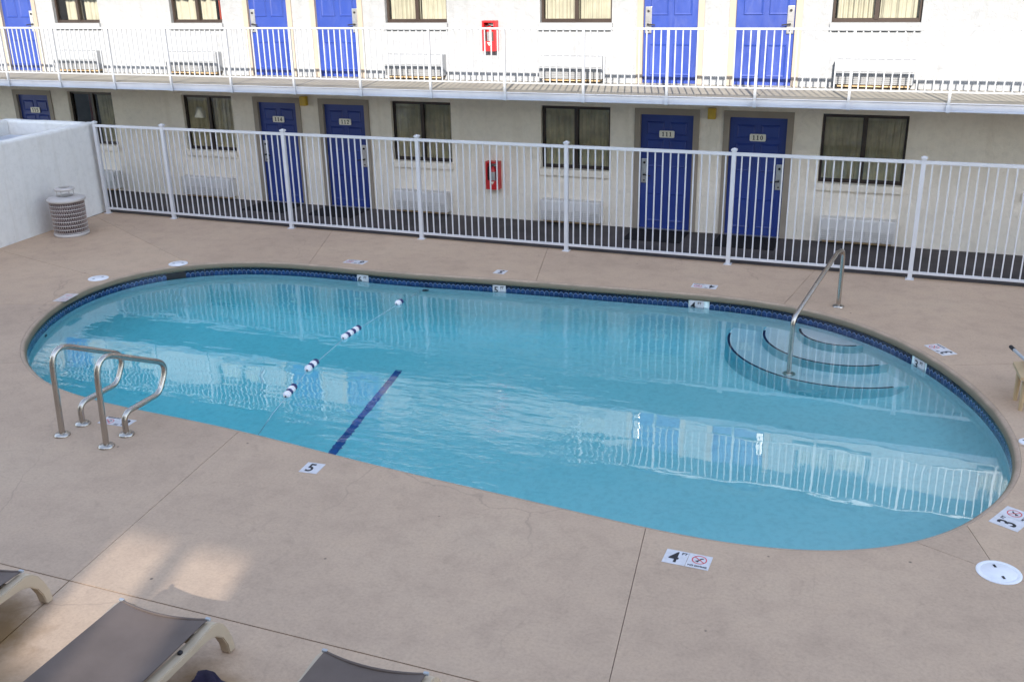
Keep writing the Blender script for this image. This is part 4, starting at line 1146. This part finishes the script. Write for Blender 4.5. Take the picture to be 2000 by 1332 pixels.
t = thing('pool_pole', 'white pole with a black tip lying across the tan side table', 'pole', (1.5, 11.0, 0.42))
obj('shaft', MB().tube([(1.368, 11.43, 0.437), (1.62, 10.63, 0.425)], 0.017, 10), 'white', t)
obj('tip', MB().tube([(1.340, 11.517, 0.44), (1.368, 11.43, 0.437)], 0.021, 10), 'dark', t)
t = thing('deck_drain', 'small white drain cap at the right edge, beside the pool bend', 'drain', (1.42, 9.95, 0))
obj('cap', MB().lathe([(0.075, 0.0005), (0.075, 0.012), (0.06, 0.02), (0, 0.022)], 1.44, 9.98, 20), 'lid', t)
obj('slot', MB().box(1.40, 1.48, 9.972, 9.988, 0.0225, 0.0235), 'dark', t)

# ================================================================== REAR WING AND ADDED BLOCK (unseen, behind the photographer; they shade the court)
rear = thing('rear_wing', 'low motel wing with open walkways opposite the blue doors, outside the picture', 'building', (-6, -1.5, 0))
HX0, HX1 = -4.75, -0.95  # gap added in the wing to let the sun patches through
mb = MB()
for a, b in ((-26, HX0), (HX1, 14)): mb.box(a, b, -1.7, -1.5, 0, 4.9)
mb.box(HX0-0.2, HX0, -6.6, -1.7, 0, 4.9); mb.box(HX1, HX1+0.2, -6.6, -1.7, 0, 4.9)
for a, b in ((-26, HX0-0.2), (HX1+0.2, 14)): mb.box(a, b, -6.8, -6.6, 0, 4.9)
obj('wall', mb, 'stucco', rear)
mb = MB()
for a, b in ((-26.3, HX0), (HX1, 14.3)): mb.box(a, b, -7.0, 0.2, 4.902, 5.10)
obj('roof', mb, 'stucco', rear)
mb = MB()
for a, b in ((-26, HX0), (HX1, 14)): mb.box(a, b, -1.5, 0.2, 2.433, 2.553)
obj('walkway_floor', mb, 'slab', rear)
mb = MB()
for a, b in ((-26, HX0), (HX1, 14)):
    mb.box(a, b, 0.15, 0.18, 3.53, 3.56); mb.box(a, b, 0.155, 0.175, 2.69, 2.715)
    x = a
    while x < b: mb.box(x, x+0.036, 0.145, 0.185, 2.43, 3.55); x += 1.35
obj('railing', mb, 'white', rear)
mb = MB(); mw = MB()
for z in (0, 2.553):
    for x in (-24, -20.5, -16, -12.4, -8, 2.6, 6.4, 10):
        mb.box(x, x+0.92, -1.5, -1.485, z, z+2.03); mw.box(x+1.5, x+2.8, -1.5, -1.485, z+1.0, z+2.13)
obj('door', mb, 'blue', rear); obj('window', mw, 'bronze', rear)
blk = thing('shade_block', 'added tall block that shades the court, behind the low wing, outside the picture', 'building', (-6, -11, 0))
BY = -11.0; BTOP = 2.60+0.53*(15.64-BY)  # block added out of view; its top sets the court's shadow edge
PX = [(-1.46, -0.88), (-0.72, -0.14)]; PZ = (7.95, 8.92)
mb = MB(); L, R_ = -34.0, 26.0
mb.box(L, R_, BY-0.2, BY, 0, PZ[0]); mb.box(L, R_, BY-0.2, BY, PZ[1], BTOP)
mb.box(L, PX[0][0], BY-0.2, BY, *PZ); mb.box(PX[0][1], PX[1][0], BY-0.2, BY, *PZ); mb.box(PX[1][1], R_, BY-0.2, BY, *PZ)
mb.box(L, PX[0][0]-1.2, BY-8, BY-7.8, 0, BTOP-1); mb.box(PX[1][1]+4.0, R_, BY-8, BY-7.8, 0, BTOP-1)
mb.box(L, L+0.2, BY-8, BY-0.2, 0, BTOP-1); mb.box(R_-0.2, R_, BY-8, BY-0.2, 0, BTOP-1)
obj('wall', mb, 'stucco', blk)
for a, b in PX: obj('pane', MB().add([(a, BY-0.1, PZ[0]), (b, BY-0.1, PZ[0]), (b, BY-0.1, PZ[1]), (a, BY-0.1, PZ[1])], [(0, 1, 2, 3)]), 'tinted', blk)  # added panes that let dimmed sun through as soft patches on the deck
mw = MB()
for z in (1.0, 3.55, 6.1, 11.2, 13.75):
    for k in range(13): mw.box(-32+4.5*k, -30.4+4.5*k, BY, BY+0.02, z, z+1.2)
obj('window', mw, 'bronze', blk)
